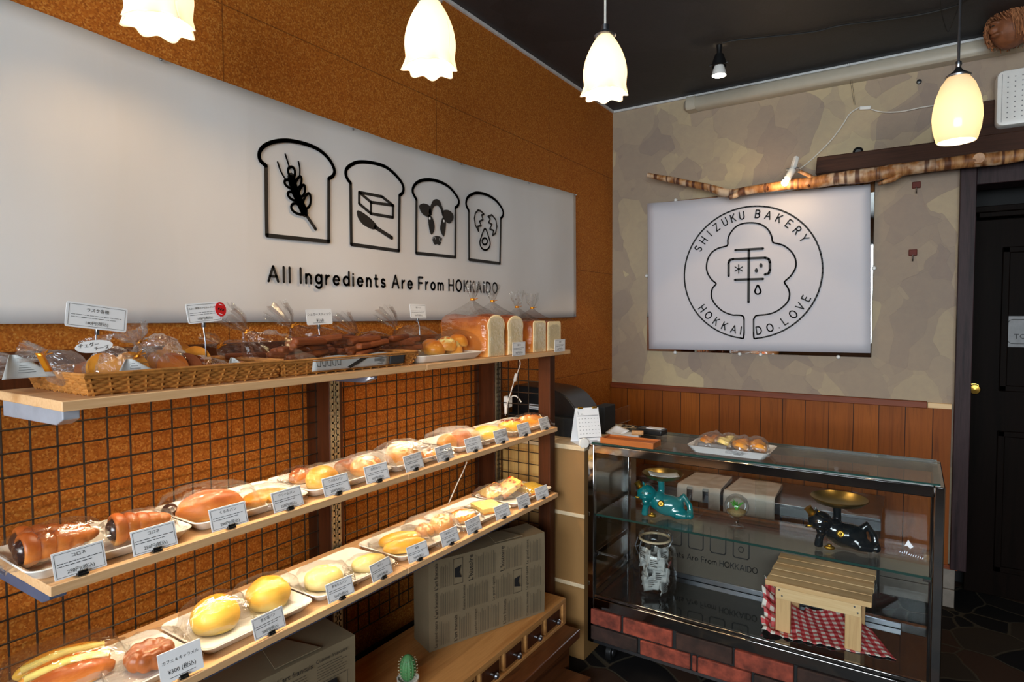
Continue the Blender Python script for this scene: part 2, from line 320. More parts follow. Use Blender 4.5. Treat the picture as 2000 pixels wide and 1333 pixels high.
def tag(o, label, cat, group=None):
    o['label'] = label; o['category'] = cat
    if group: o['group'] = group
    return o
def thing(name, label, cat, loc=(0, 0, 0), rz=0, group=None):
    o = bpy.data.objects.new(name, None); o.empty_display_size = .03; COL.objects.link(o); o.location = loc; o.rotation_euler = (0, 0, rz)
    return tag(o, label, cat, group)
def struct(o): o['kind'] = 'structure'; return o
def copy_tree(o, parent=None):
    c = o.copy(); COL.objects.link(c)
    if parent is not None: c.parent = parent
    for ch in list(o.children): copy_tree(ch, c)
    return c
_fm = {}
def font_mesh(txt):                  # outlines of a word at height 1, as flat faces
    if txt not in _fm:
        cu = bpy.data.curves.new('t', 'FONT'); cu.body = txt; cu.size = 1; cu.resolution_u = 2
        ob = bpy.data.objects.new('t', cu); COL.objects.link(ob)
        dg = bpy.context.evaluated_depsgraph_get(); me = bpy.data.meshes.new_from_object(ob.evaluated_get(dg))
        vs = [(v.co.x, v.co.y) for v in me.vertices]; fs = [tuple(p.vertices) for p in me.polygons]
        x0 = min((v[0] for v in vs), default=0); x1 = max((v[0] for v in vs), default=0)
        _fm[txt] = ([(a - x0, b) for a, b in vs], fs, x1 - x0)
        bpy.data.objects.remove(ob); bpy.data.curves.remove(cu); bpy.data.meshes.remove(me)
    return _fm[txt]
def arc(cx, cy, rx, ry, a0, a1, n=10):
    return [(cx + rx * cos(radians(a0 + (a1 - a0) * i / n)), cy + ry * sin(radians(a0 + (a1 - a0) * i / n))) for i in range(n + 1)]
def spline(p, n=6, closed=False):
    out = []; N = len(p)
    for i in range(N if closed else N - 1):
        g = (lambda k: p[k % N]) if closed else (lambda k: p[min(max(k, 0), N - 1)])
        a, b, c, d = g(i - 1), g(i), g(i + 1), g(i + 2)
        for k in range(n):
            t = k / n
            out.append(tuple(.5 * (2 * b[q] + (c[q] - a[q]) * t + (2 * a[q] - 5 * b[q] + 4 * c[q] - d[q]) * t * t + (3 * b[q] - a[q] - 3 * c[q] + d[q]) * t ** 3) for q in range(len(b))))
    if not closed: out.append(tuple(p[-1]))
    return out
O_ = arc(.4, .5, .4, .5, 0, 360, 24); o_ = arc(.27, .31, .27, .31, 0, 360, 18)
GLYPH = {
 'A': (.74, [[(0, 0), (.37, 1), (.74, 0)], [(.13, .34), (.61, .34)]]), 'B': (.56, [[(.3, .53), (0, .53)], [(0, 0), (0, 1), (.3, 1)] + arc(.3, .765, .22, .235, 90, -90, 8) + arc(.3, .265, .26, .265, 90, -90, 8) + [(0, 0)]]),
 'D': (.66, [[(0, 0), (0, 1), (.25, 1)] + arc(.25, .5, .41, .5, 90, -90, 12) + [(0, 0)]]), 'E': (.5, [[(.5, 1), (0, 1), (0, 0), (.5, 0)], [(0, .52), (.44, .52)]]),
 'F': (.5, [[(.5, 1), (0, 1), (0, 0)], [(0, .52), (.42, .52)]]), 'H': (.62, [[(0, 0), (0, 1)], [(.62, 0), (.62, 1)], [(0, .5), (.62, .5)]]), 'I': (.06, [[(.03, 0), (.03, 1)]]),
 'K': (.58, [[(0, 0), (0, 1)], [(.55, 1), (0, .42)], [(.2, .63), (.58, 0)]]), 'L': (.48, [[(0, 1), (0, 0), (.48, 0)]]), 'O': (.8, [O_]), 'T': (.6, [[(0, 1), (.6, 1)], [(.3, 1), (.3, 0)]]),
 'R': (.56, [[(0, 0), (0, 1), (.3, 1)] + arc(.3, .75, .25, .25, 90, -90, 8) + [(0, .5)], [(.28, .5), (.56, 0)]]), 'S': (.54, [arc(.27, .75, .25, .25, 30, 270, 10) + arc(.27, .25, .27, .25, 90, -150, 10)]),
 'U': (.6, [[(0, 1), (0, .3)] + arc(.3, .3, .3, .3, 180, 360, 10) + [(.6, 1)]]), 'V': (.68, [[(0, 1), (.34, 0), (.68, 1)]]), 'Y': (.66, [[(0, 1), (.33, .5), (.66, 1)], [(.33, .5), (.33, 0)]]), 'Z': (.56, [[(0, 1), (.56, 1), (0, 0), (.56, 0)]]),
 'l': (.05, [[(.02, 0), (.02, 1)]]), 'n': (.42, [[(0, 0), (0, .62)], [(0, .38)] + arc(.21, .38, .21, .24, 180, 0, 8) + [(.42, 0)]]), 'g': (.5, [arc(.25, .33, .25, .29, 0, 360, 16), [(.5, .62), (.5, -.1)] + arc(.25, -.1, .25, .2, 0, -150, 8)]),
 'r': (.26, [[(0, 0), (0, .62)], [(0, .36), (.08, .54), (.26, .62)]]), 'e': (.52, [[(.01, .33), (.52, .33)] + arc(.26, .31, .26, .31, 5, 320, 16)]), 'd': (.5, [o_, [(.53, 0), (.53, 1)]]), 'i': (.05, [[(.02, 0), (.02, .62)], [(.02, .86), (.02, .87)]]),
 't': (.32, [[(.12, .9), (.12, .12), (.2, .01), (.32, .02)], [(0, .62), (.3, .62)]]), 's': (.38, [arc(.19, .46, .17, .16, 30, 270, 8) + arc(.19, .16, .19, .15, 90, -150, 8)]), 'o': (.54, [o_]), 'm': (.72, [[(0, 0), (0, .62)], [(0, .4)] + arc(.18, .4, .18, .22, 180, 0, 8) + [(.36, 0)], [(.36, .4)] + arc(.54, .4, .18, .22, 180, 0, 8) + [(.72, 0)]]), '.': (.08, [[(.04, .02), (.04, .03)]]),
}
def nz(p, s, seed=0): return noise.noise(Vector(p) * s + Vector((seed * 3.1, seed * 1.7, seed * .9)))
def superring(c, a, b, ra, rb, n, pw=2.0):
    out = []
    for k in range(n):
        t = 2 * pi * k / n; x, y = cos(t), sin(t)
        if pw != 2: q = (abs(x) ** pw + abs(y) ** pw) ** (-1 / pw); x, y = x * q, y * q
        out.append(c + a * x * ra + b * y * rb)
    return out
def sweep(pts, ra, rb, n=20, pw=None, up=(0, 0, 1), jit=0.0, seed=1, ruffle=None, zmin=None, caps=(True, False)):
    # a film skin along a path: ra across, rb up, with creases
    pts = [Vector(p) for p in pts]; N = len(pts); rs = []; up0 = Vector(up); rr = random.Random(seed)
    for i, p in enumerate(pts):
        t = (pts[min(i + 1, N - 1)] - pts[max(i - 1, 0)]).normalized(); a = t.cross(up0)
        a = a.normalized() if a.length > .05 else Vector((1, 0, 0)); b = a.cross(t).normalized()
        ring = superring(p, a, b, ra[i], rb[i], n, pw[i] if pw else 2.0)
        for k in range(n):
            d = ring[k] - p; f = 1 + (ruffle[i] if ruffle else 0) * (1 if k % 2 else -1) + jit * 6 * nz(ring[k], 28, seed) + jit * 3 * (rr.random() - .5)
            ring[k] = p + d * f
            if zmin is not None: ring[k].z = max(ring[k].z, zmin)
        rs.append(ring)
    return MB().rings(rs, True, caps)
def pillow(L, W, H, seed=1, n=26, m=26, fin=.22, jit=.05):
    # a sealed cellophane bag lying flat: full in the middle, both ends pressed to a flat crinkled fin
    rs = []
    for i in range(m + 1):
        u = -1 + 2 * i / m; e = max(0, (abs(u) - (1 - fin)) / fin); q = (1 - abs(u) ** 2.6) ** .5 if abs(u) < 1 else 0
        hh = H * max(q, .02) * (1 - .9 * e ** .5); ww = W * (.82 + .18 * (1 - e)) * (1 + .10 * e)
        ring = []
        for k in range(n):
            t = 2 * pi * k / n; y = ww * cos(t); z = max(0, hh * (.42 + .62 * sin(t))) + .002
            p = Vector((u * L, y, z)); d = jit * (.6 + e)
            p += Vector((nz(p, 30, seed), nz(p, 34, seed + 5), nz(p, 38, seed + 9))) * d * .16
            p += Vector((nz(p, 75, seed), nz(p, 80, seed + 5), nz(p, 70, seed + 9))) * .0035
            if e > 0: p.z += .006 * sin(k * 1.9 + seed) * e + .006 * e
            p.z = max(p.z, .0015); ring.append(p)
        rs.append(ring)
    return MB().rings(rs, True, (True, True))
def blob(c, r, seed=1, amp=.06, fs=2.2, flat=-.45, pw=1.0, nu=28, nv=18, bend=0.0):
    c = Vector(c)
    def fn(d):
        k = 1 + amp * nz(d, fs, seed); z = max(d.z, flat); d = Vector((d.x * k, d.y * k, z * k))
        if bend: d.y += bend * (d.x * d.x - .4)
        return d
    o = MB(); r = (r, r, r) if not isinstance(r, (tuple, list)) else r
    o.ball(c + Vector((0, 0, -flat * r[2])), r, nu, nv, fn); return o
# ------------------------------------------------------------------ room shell
XR, YF, ZC = 4.2, -6.0, 2.75
struct(B(-.15, XR + .15, YF - .15, .6, -.1, 0).build('floor', 'floor', smooth=0))
struct(B(-.15, XR + .15, YF - .15, .6, ZC, ZC + .1).build('ceiling', 'ceiling', smooth=0))
struct(B(-.15, 0, YF - .15, .15, 0, ZC).build('wall_left', 'cork', smooth=0))
wb = MB(); wb.bb(0, 1.815, 0, .12, 0, ZC).bb(1.815, 2.75, 0, .12, 2.12, ZC).bb(2.75, XR, 0, .12, 0, ZC); struct(wb.build('wall_back', 'plaster', smooth=0))
struct(B(XR, XR + .15, YF - .15, .6, 0, ZC).build('wall_right', 'cream', smooth=0))
wf = MB(); wf.bb(0, .3, YF - .12, YF, 0, ZC).bb(3.5, XR, YF - .12, YF, 0, ZC).bb(.3, 3.5, YF - .12, YF, 0, 1.0).bb(.3, 3.5, YF - .12, YF, 2.45, ZC)
struct(wf.build('wall_front', 'cream', smooth=0))
wd = MB(); wd.bb(.3, 3.5, YF - .08, YF - .03, 1.0, 1.06).bb(.3, 3.5, YF - .08, YF - .03, 2.39, 2.45)
for x in (.3, 1.36, 2.42, 3.44): wd.bb(x, x + .06, YF - .08, YF - .03, 1.06, 2.39)
win = struct(wd.build('window_1', 'jamb', smooth=0))
B(.33, 3.47, YF - .058, YF - .052, 1.04, 2.4).build('window_pane', 'glass', win, smooth=0)
struct(MB().bb(.001, .012, YF, -.001, ZC - .014, ZC - .001).build('trim_1', 'trimw', smooth=0))
struct(MB().bb(.012, XR, -.012, -.001, ZC - .014, ZC - .001).build('trim_2', 'trimw', smooth=0))
struct(MB().bb(.002, 1.80, -.018, -.001, .19, .985).build('trim_3', 'planks', smooth=0))
cr = MB(); cr.bb(.002, 1.70, -.034, -.001, .98, 1.013); struct(cr.build('trim_4', 'rail', bevel=.003))
struct(MB().bb(1.702, 1.80, -.024, -.001, .982, 1.008).build('trim_5', 'pinex', bevel=.002))
struct(MB().bb(.002, 1.83, -.014, -.001, .09, .19).bb(.002, 1.83, -.02, -.001, 0, .088).build('baseboard_back', 'tile', bevel=.002))
struct(MB().bb(.75, 1.84, -.026, -.001, .19, .212).build('trim_6', 'rail', bevel=.002))
jb = MB(); jb.bb(1.808, 1.872, -.05, .16, .2, 2.15).bb(2.69, 2.75, -.05, .16, .0, 2.15).bb(1.872, 2.69, -.02, .16, 2.06, 2.15)
struct(jb.build('trim_7', 'jamb', bevel=.003))
# recess and door
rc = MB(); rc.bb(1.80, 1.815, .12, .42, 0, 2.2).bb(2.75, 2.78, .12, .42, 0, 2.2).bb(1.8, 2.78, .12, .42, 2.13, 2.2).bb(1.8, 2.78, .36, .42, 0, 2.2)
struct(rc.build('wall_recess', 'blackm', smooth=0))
dr = MB(); dr.bb(1.88, 2.69, .23, .27, .01, 1.92); d1 = struct(dr.build('door_1', 'door', bevel=.003))
mp = MB()
for z0, z1 in ((.14, .86), (1.06, 1.78)):
    for x0, x1, a, b in ((2.0, 2.58, z0, z0 + .03), (2.0, 2.58, z1 - .03, z1), (2.0, 2.03, z0, z1), (2.55, 2.58, z0, z1)): mp.bb(x0, x1, .216, .231, a, b)
mp.build('door_moulding', 'door', d1, bevel=.004)
hd = MB(); hd.bb(1.90, 2.69, .20, .30, 1.93, 1.955).bb(1.88, 2.70, .19, .30, 1.955, 1.985); hd.build('door_head', 'door', d1, bevel=.003)
kp = at(1899, 761, 'y', .17); kb = MB(); kb.lathe([(.026, 0), (.026, .006), (.010, .008), (.009, .03), (.02, .036), (.026, .05), (.022, .062), (0, .066)], 16, (kp.x + .01, .23, kp.z), m=Matrix.Rotation(radians(90), 3, 'X'))
kb.build('door_handle', 'brass', d1)

# ------------------------------------------------------------------ banner on the cork wall
def mk_cloth():
    t = NT('banner_cloth'); v = t.coord(); n = t.noise(v, 1.6, 3); f = t.noise(t.coord(scale=(1, 3, .5)), 2.5, 3, .5, 1)
    t.col(t.ramp(n, [(.3, lin(214, 210, 208)), (.7, lin(222, 219, 218))])); t.set(Roughness=.85, Specular_IOR_Level=.2); t.bump(f, .12, .01); return t.m
M['banner'] = mk_cloth()
top = [(-3.75, 2.16), (-3.166, 2.122), (-2.84, 2.108), (-2.587, 2.10), (-2.067, 2.09), (-1.55, 2.098), (-1.1, 2.112), (-.53, 2.138)]
def btop(y):
    for (a, b), (c, d) in zip(top, top[1:]):
        if y <= c: return b + (d - b) * (y - a) / (c - a)
    return top[-1][1]
bn = thing('hanging_banner', 'wide white cloth banner with four bread icons pinned on the cork wall', 'banner', (0.004, -2.1, 1.43))
bo = Vector(bn.location)
def bpt(u, v):
    y = -3.75 + 3.22 * u; zt = btop(y); z0 = 1.436 - .008 * sin(u * pi)
    z = z0 + (zt - z0) * v
    return Vector((.010 + .003 * sin(y * 5 + z * 3) + .002 * sin(y * 14), y, z)) - bo
MB().grid(bpt, 90, 16).build('cloth', 'banner', bn, solid=.002, smooth=80)
for y, z in [(y, btop(y) - .006) for y in (-3.4, -2.84, -2.2, -1.6, -1.05, -.54)] + [(-2.4, 1.446), (-1.3, 1.446), (-.55, 1.446)]:
    MB().ball(Vector((.016, y, z)) - bo, .004, 8, 6).build('pushpin', 'steel', bn)
def bx(zx, zy):                     # plan of the print: (y, z) on the wall
    p = at(480 + zx / 3.7037, 240 + zy / 3.7037, 'x', .016); return (p.y, p.z)
BT = lambda y, z: Vector((.0165, y, z)) - bo
pr = MB()
def S(pts, wd, sm=0, closed=False):
    q = [bx(*p) for p in pts]
    if sm: q = spline(q, sm, closed); closed = False if not closed else True
    pr.stroke(q, wd, BT, closed)
def Fl(pts, sm=5):
    q = [bx(*p) for p in pts]; q = spline(q, sm, True) if sm else q; pr.flat(q, BT)
slices = [((152, 815), (600, 860), (600, 405), [(600, 405), (633, 380), (640, 340), (610, 275), (560, 220), (500, 180), (420, 150), (330, 131), (270, 128), (200, 138), (140, 163), (105, 200), (96, 240), (108, 278), (145, 310)]),
 ((763, 880), (1107, 927), (1112, 525), [(1112, 525), (1135, 505), (1140, 470), (1125, 430), (1080, 375), (1020, 325), (960, 300), (880, 285), (810, 285), (760, 305), (728, 335), (723, 375), (738, 412), (757, 435)]),
 ((1233, 943), (1515, 972), (1516, 615), [(1516, 615), (1536, 595), (1540, 560), (1515, 515), (1470, 465), (1410, 430), (1340, 412), (1280, 415), (1235, 435), (1210, 470), (1208, 505), (1222, 535), (1234, 555)]),
 ((1615, 990), (1838, 1018), (1845, 690), [(1845, 690), (1859, 672), (1860, 640), (1840, 600), (1800, 555), (1740, 520), (1680, 507), (1640, 515), (1605, 540), (1593, 575), (1597, 605), (1612, 635)])]
for bl, br, ru, tp in slices:
    S([tp[-1], bl, br, ru], .0125); S(tp, .0125, 6)
# wheat
S([(330, 395), (350, 480), (385, 560), (425, 650)], .03, 4); S([(425, 650), (505, 770)], .011)
S([(285, 228), (300, 275), (318, 330)], .006, 4); S([(230, 285), (252, 350), (290, 415)], .006, 4); S([(380, 280), (390, 330), (390, 390)], .006, 4)
def grain(cx, cy, a, b, ang):
    ca, sa = cos(radians(ang)), sin(radians(ang)); e = [(cx + a * cos(t) * ca - b * sin(t) * sa * (1 - .25 * cos(t)), cy + a * cos(t) * sa + b * sin(t) * ca * (1 - .25 * cos(t))) for t in [k * pi / 9 for k in range(18)]]
    S(e, .009, 0, True)
for g in ((332, 362, 44, 24, 80), (318, 448, 46, 22, 42), (342, 535, 46, 22, 42), (376, 627, 54, 30, 38), (382, 430, 44, 20, -72), (408, 492, 44, 20, -75), (444, 565, 56, 26, -78)): grain(*g)
# butter and knife
S([(820, 503), (985, 535), (1065, 598), (1063, 685), (905, 658), (820, 585)], .011, 0, True); S([(820, 503), (905, 575), (1065, 598)], .011); S([(905, 575), (905, 658)], .011)
Fl([(803, 640), (830, 640), (900, 690), (945, 740), (935, 770), (905, 768), (850, 738), (812, 690)]); S([(935, 755), (1055, 832)], .015)
# cow
Fl([(1322, 650), (1340, 590), (1355, 562), (1378, 552), (1400, 562), (1415, 595), (1430, 645), (1424, 680), (1412, 640), (1400, 612), (1382, 597), (1362, 606), (1350, 630), (1344, 670)], 3)
Fl([(1255, 598), (1285, 583), (1325, 598), (1340, 640), (1335, 672), (1312, 680), (1280, 662), (1260, 632)]); Fl([(1424, 640), (1460, 631), (1490, 650), (1502, 685), (1480, 726), (1455, 722), (1430, 690)])
Fl([(1318, 672), (1345, 680), (1364, 735), (1362, 780), (1342, 810), (1326, 765)]); Fl([(1424, 685), (1446, 715), (1443, 780), (1431, 824), (1408, 782), (1408, 740)])
Fl([(1350, 830), (1372, 818), (1400, 822), (1418, 835), (1412, 866), (1400, 886), (1384, 878), (1366, 882), (1354, 862)])
# egg
S([(1722, 662), (1702, 640), (1680, 632), (1660, 655), (1653, 692), (1660, 740), (1683, 785), (1678, 750), (1702, 744), (1690, 714), (1716, 700), (1706, 668)], .0085, 0, True)
S([(1752, 678), (1780, 667), (1808, 702), (1816, 750), (1806, 800), (1785, 815), (1792, 780), (1765, 768), (1780, 735), (1757, 722), (1768, 695)], .0085, 0, True)
S([(1730, 765), (1702, 830), (1693, 870), (1705, 905), (1731, 921), (1756, 908), (1768, 875), (1757, 828)], .0085, 4, True); S([(1728 + 19 * cos(t), 858 + 24 * sin(t)) for t in [k * pi / 8 for k in range(16)]], .0085, 0, True)
# words
y0, zb = bx(164, 1146); y1, _ = bx(1835, 1225); _, zt = bx(207, 1040); ch = zt - zb
probe = MB(); wdt = probe.letters('All Ingredients Are From HOKKAIDO', 0, 0, 1, lambda a, b: Vector((0, a, b)), .1)
pr.letters('All Ingredients Are From HOKKAIDO', y0, zb, ch, BT, .0085, squeeze=1.0) if abs(wdt * ch - (y1 - y0)) < .02 else pr.letters('All Ingredients Are From HOKKAIDO', y0, zb, ch, BT, .0085, gap=.22 + ((y1 - y0) / ch - wdt) / 29)
pr.build('printed_icons', 'ink', bn, smooth=0)
for c in ((1329, 692), (1432, 711)): ew = MB(); q = bx(*c); ew.flat([(q[0] + .0055 * cos(t), q[1] + .0055 * sin(t)) for t in [k * pi / 5 for k in range(10)]], lambda y, z: BT(y, z) + Vector((.0004, 0, 0))); ew.build('white_print', 'card', bn, smooth=0)
for c in ((1362, 840), (1409, 845)): ew = MB(); q = bx(*c); ew.stroke([(q[0] + .008 * cos(t), q[1] + .008 * sin(t)) for t in [k * pi / 6 + (0 if c[0] < 1400 else pi * .6) for k in range(7)]], .004, lambda y, z: BT(y, z) + Vector((.0004, 0, 0))); ew.build('white_print', 'card', bn, smooth=0)

# ------------------------------------------------------------------ poster, mirror
P = [at(a, b, 'y', -.02) for a, b in ((1265, 398), (1700, 360), (1700, 690), (1268, 682))]
mr = thing('wall_mirror', 'frameless wall mirror mostly hidden behind the round logo poster', 'mirror', (.24, -.001, 1.22))
mo = Vector(mr.location)
MB().box(Vector((.848, -.006, 1.681)) - mo, (1.216, .008, .916)).build('glass', 'mirror', mr, bevel=.002)
for a, b in ((1319, 391), (1262, 539), (1318, 689), (1444, 692), (1485, 693), (1637, 698), (1707, 524)):
    q = at(a, b, 'y', -.014); MB().lathe([(.011, 0), (.011, .008), (.007, .013), (0, .014)], 14, q - mo + Vector((0, .012, 0)), m=Matrix.Rotation(radians(90), 3, 'X')).build('mirror_clip', 'white', mr)
po = thing('logo_poster', 'white poster with a round black tree logo hung over the mirror', 'poster', tuple(P[3])); p0 = Vector(po.location)
def ppt(u, v):
    a = P[3].lerp(P[2], u); b = P[0].lerp(P[1], u); q = a.lerp(b, v); q.y = -.022 - .004 * sin(u * 7 + v * 2) * (.3 + abs(u - .5)); return q - p0
MB().grid(ppt, 24, 16).build('sheet', 'poster', po, solid=.0012, smooth=80)
def px_(zx, zy):
    q = at(1320 + zx / 4.3, 380 + zy / 4.3, 'y', -.0275); return (q.x, q.z)
PT = lambda x, z: Vector((x, -.0278, z)) - p0
lg = MB()
def LS(pts, wd, sm=0, closed=False):
    q = [px_(*p) for p in pts]; q = spline(q, sm, closed) if sm else q; lg.stroke(q, wd, PT, closed)
cx_, cz_ = (px_(72, 690)[0] + px_(1233, 630)[0]) / 2, (px_(670, 97)[1] + px_(610, 1212)[1]) / 2
rx_ = (px_(1233, 630)[0] - px_(72, 690)[0]) / 2; rz_ = (px_(670, 97)[1] - px_(610, 1212)[1]) / 2
lg.stroke([(cx_ + rx_ * sin(a), cz_ + rz_ * cos(a)) for a in [radians(-173 + 346 * k / 90) for k in range(91)]], .0085, PT)
xa, za = cx_ + rx_ * sin(radians(-173)), cz_ + rz_ * cos(radians(-173)); xb = cx_ + rx_ * sin(radians(173))
s1 = px_(573, 1160); s2 = px_(573, 1050); t1 = px_(653, 1160); t2 = px_(653, 1050)
lg.stroke(spline([(xa, za), (xa + .016, za), (s1[0], s1[1])], 6), .0085, PT); lg.stroke([s1, s2], .0085, PT)
lg.stroke(spline([(xb, za), (xb - .016, za), (t1[0], t1[1])], 6), .0085, PT); lg.stroke([t1, t2], .0085, PT)
LS([(573, 1050), (568, 1028), (545, 1016), (510, 1014), (470, 1012), (400, 985), (340, 935), (305, 880), (298, 830), (310, 785), (334, 758), (334, 745), (300, 715), (268, 665), (257, 610), (268, 545), (300, 490), (350, 455), (400, 440), (428, 432), (437, 415), (437, 380), (455, 330), (500, 275), (560, 245), (640, 238), (710, 250), (770, 290), (802, 345), (812, 395), (825, 408), (860, 415), (910, 432), (965, 475), (1000, 530), (1009, 590), (995, 640), (960, 690), (918, 728), (914, 745), (938, 780), (955, 830), (945, 890), (905, 940), (840, 985), (770, 1008), (700, 1015), (670, 1022), (653, 1050)], .0085, 4)
W2 = .0135
LS([(500, 468), (732, 455)], W2); LS([(613, 470), (610, 905)], W2); LS([(443, 685), (443, 575), (452, 552), (480, 544), (750, 532), (780, 543), (790, 570), (790, 635), (780, 663), (748, 673)], W2); LS([(497, 718), (732, 710)], W2)
for a in (90, 30, 150): LS([(528 + 36 * cos(radians(a)), 627 + 36 * sin(radians(a))), (528 - 36 * cos(radians(a)), 627 - 36 * sin(radians(a)))], .006)
for cx, cy, r in ((715, 600, 14), (676, 643, 14)): lg.flat([px_(cx + r * cos(t) * (1 if sin(t) > 0 else .8 + .2 * cos(t) ** 2), cy + r * sin(t) * (1 if sin(t) > 0 else 1.7)) for t in [k * pi / 10 for k in range(20)]], PT)
LS([(688, 762), (668, 800), (664, 818), (675, 834), (690, 838), (706, 830), (714, 814), (706, 795)], .0085, 4, True)
def arc_words(items, r, h, flip=False):
    for ch, deg in items:
        g = GLYPH[ch]; a = radians(deg); c = Vector((cx_ + rx_ * r * sin(a), cz_ + rz_ * r * cos(a)))
        th = -a if not flip else pi - a
        ex, ez = Vector((cos(th), sin(th))), Vector((-sin(th), cos(th)))
        for pl in g[1]: lg.stroke([tuple(c + ex * ((x - g[0] / 2) * h * .92) + ez * ((y - .5) * h)) for x, y in pl], .0065, PT)
arc_words(list(zip('SHIZUKU', (-62, -52.5, -43.5, -34.5, -25, -16.5, -8))) + list(zip('BAKERY', (7, 17, 27.5, 38, 48, 58))), .885, .042)
arc_words(list(zip('HOKKAI', (-127, -136.5, -146.5, -156, -164.5 - 1, -172.5 - 0))), .885, .042, True)
arc_words(list(zip('DO.LOVE', (170.5, 160, 152.5, 145.5, 135.5, 126, 117))), .885, .042, True)
lg.build('printed_logo', 'ink', po, smooth=0)
# ------------------------------------------------------------------ shelving along the cork wall
Z1, Z2, Z3 = 1.302, .99, .716
struct(MB().bb(.001, .02, -5.9, -1.5, 0, at(694, 1281, 'x', 0).z).build('baseboard_left', 'blackm', smooth=0))
def post(label, x0, x1, y0, y1, rail=None):
    t = thing('shelf_post', label, 'post', ((x0 + x1) / 2, (y0 + y1) / 2, 0), 0, 'dark brown posts of the bread shelves'); o = Vector(t.location)
    MB().box(Vector(((x0 + x1) / 2, (y0 + y1) / 2, .641)) - o, (x1 - x0, y1 - y0, 1.282)).build('upright', 'post', t, bevel=.002)
    if rail:
        r = MB(); ym = (y0 + y1) / 2 - .008
        for dy in (-.012, .012): r.box(Vector((x1 + .003, ym + dy, .8)) - o, (.005, .012, .92))
        r.box(Vector((x1 + .003, ym, .8)) - o, (.004, .004, .92))
        for k in range(46): r.box(Vector((x1 + .003, ym, .35 + k * .02)) - o, (.005, .026, .006))
        r.build('slotted_rail', 'slot', t, smooth=0)
post('dark brown wall post with slotted rail at the joint of the shelves', .002, .11, -2.40, -2.345, True)
post('dark brown wall post with slotted rail at the till end of the shelves', .002, .11, -1.497, -1.432, True)
post('dark brown front post that carries the till end of the shelves', .336, .392, -1.499, -1.458)
def wire_panel(label, p0, du, nu, su, dz_, nz_, z0, rv=.0022):
    b = MB(); p0 = Vector(p0); du = Vector(du)
    for i in range(nu): a = p0 + du * (su * i); b.tube([a + Vector((0, 0, z0)), a + Vector((0, 0, z0 + dz_ * (nz_ - 1)))], rv, 5)
    for j in range(nz_): a = p0 + Vector((.004 if du.y else 0, -.004 if du.x else 0, z0 + dz_ * j)); b.tube([a, a + du * (su * (nu - 1))], rv, 5)
    return tag(b.build('wire_grid_panel', 'wire', loc=p0 + Vector((0, 0, z0))), label, 'wire grid')
wire_panel('square wire grid on the cork wall left of the middle post', (.05, -3.86, 0), (0, 1, 0), 30, .0503, .05, 19, .36)
wire_panel('square wire grid on the cork wall between the two slotted posts', (.05, -2.338, 0), (0, 1, 0), 17, .0503, .05, 19, .36)
wire_panel('narrow wire grid closing the till end of the shelves', (.118, -1.474, 0), (1, 0, 0), 5, .0515, .0505, 19, .36)
def board(label, y0, y1, z, x0=.13, x1=.425):
    tag(MB().bb(x0, x1, y0, y1, z - .018, z).build('shelf_board', 'pine', loc=((x0 + x1) / 2, (y0 + y1) / 2, z - .018), bevel=.0015), label, 'shelf', 'pine shelf boards')
board('upper pine shelf board under the wicker baskets', -3.234, -2.299, Z1); board('upper pine shelf board under the loaves', -2.297, -1.384, Z1)
board('middle pine shelf board left of the middle post', -3.26, -2.383, Z2); board('middle pine shelf board right of the middle post', -2.381, -1.496, Z2)
board('lower pine shelf board left of the middle post', -3.27, -2.388, Z3); board('lower pine shelf board right of the middle post', -2.386, -1.49, Z3)
def bracket(label, y, z, x1=.385, mat='bracket'):
    b = MB(); v = Vector
    prof = [(.11, -.002), (x1, -.002), (x1, -.02), (x1 - .03, -.032), (.11, -.036)]
    b.prism(prof, lambda x, q: v((x, y - .014, z - .018 + q)), lambda x, q: v((x, y + .014, z - .018 + q)))
    tag(b.build('shelf_bracket', mat, loc=(.11, y, z - .03), smooth=0, bevel=.002), label, 'bracket', 'steel shelf brackets')
bracket('steel bracket under the left end of the upper shelf', -3.205, Z1, mat='zinc'); bracket('blue grey bracket under the left end of the middle shelf', -3.235, Z2); bracket('blue grey bracket under the left end of the lower shelf', -3.24, Z3)
for lev, z in (('upper', Z1), ('middle', Z2), ('lower', Z3)): bracket('steel bracket under the %s shelf at the middle post' % lev, -2.42, z, .33)
tag(MB().bb(.372, .392, -2.98, -1.74, Z3 - .042, Z3 - .019).build('shelf_rail', 'bracket', loc=(.38, -2.3, Z3 - .04), bevel=.002), 'blue grey steel rail under the front edge of the lower shelf', 'rail')
def led_bar(label, y0, y1, z, power):
    t = thing('led_bar', label, 'light', (.325, (y0 + y1) / 2, z - .03), 0, 'LED light bars under the shelves'); o = Vector(t.location)
    MB().box((0, 0, .006), (.024, y1 - y0, .010)).build('housing', 'ledbody', t, bevel=.002)
    e = MB().box((0, (y1 - y0) / 2 + .004, .006), (.02, .008, .012)); e.build('end_cap', 'white', t)
    c = MB(); n = int((y1 - y0) / .017)
    for k in range(n): yy = -(y1 - y0) / 2 + .012 + k * .017; c.add([(-.0025, yy - .0025, -.0006), (.0025, yy - .0025, -.0006), (.0025, yy + .0025, -.0006), (-.0025, yy + .0025, -.0006)], [(0, 3, 2, 1)])
    c.build('led_strip', 'led', t, smooth=0)
    l = bpy.data.lights.new('led_light', 'AREA'); l.shape = 'RECTANGLE'; l.size = .012; l.size_y = y1 - y0; l.energy = power; l.color = (1, .80, .55); l.spread = radians(125)
    q = bpy.data.objects.new('led_light', l); q.parent = t; q.location = (0, 0, -.004); COL.objects.link(q)
LEDP = 1.8
led_bar('warm LED bar under the upper shelf left of the middle post', -3.15, -2.42, Z1, LEDP); led_bar('warm LED bar under the upper shelf right of the middle post', -2.34, -1.56, Z1, LEDP)
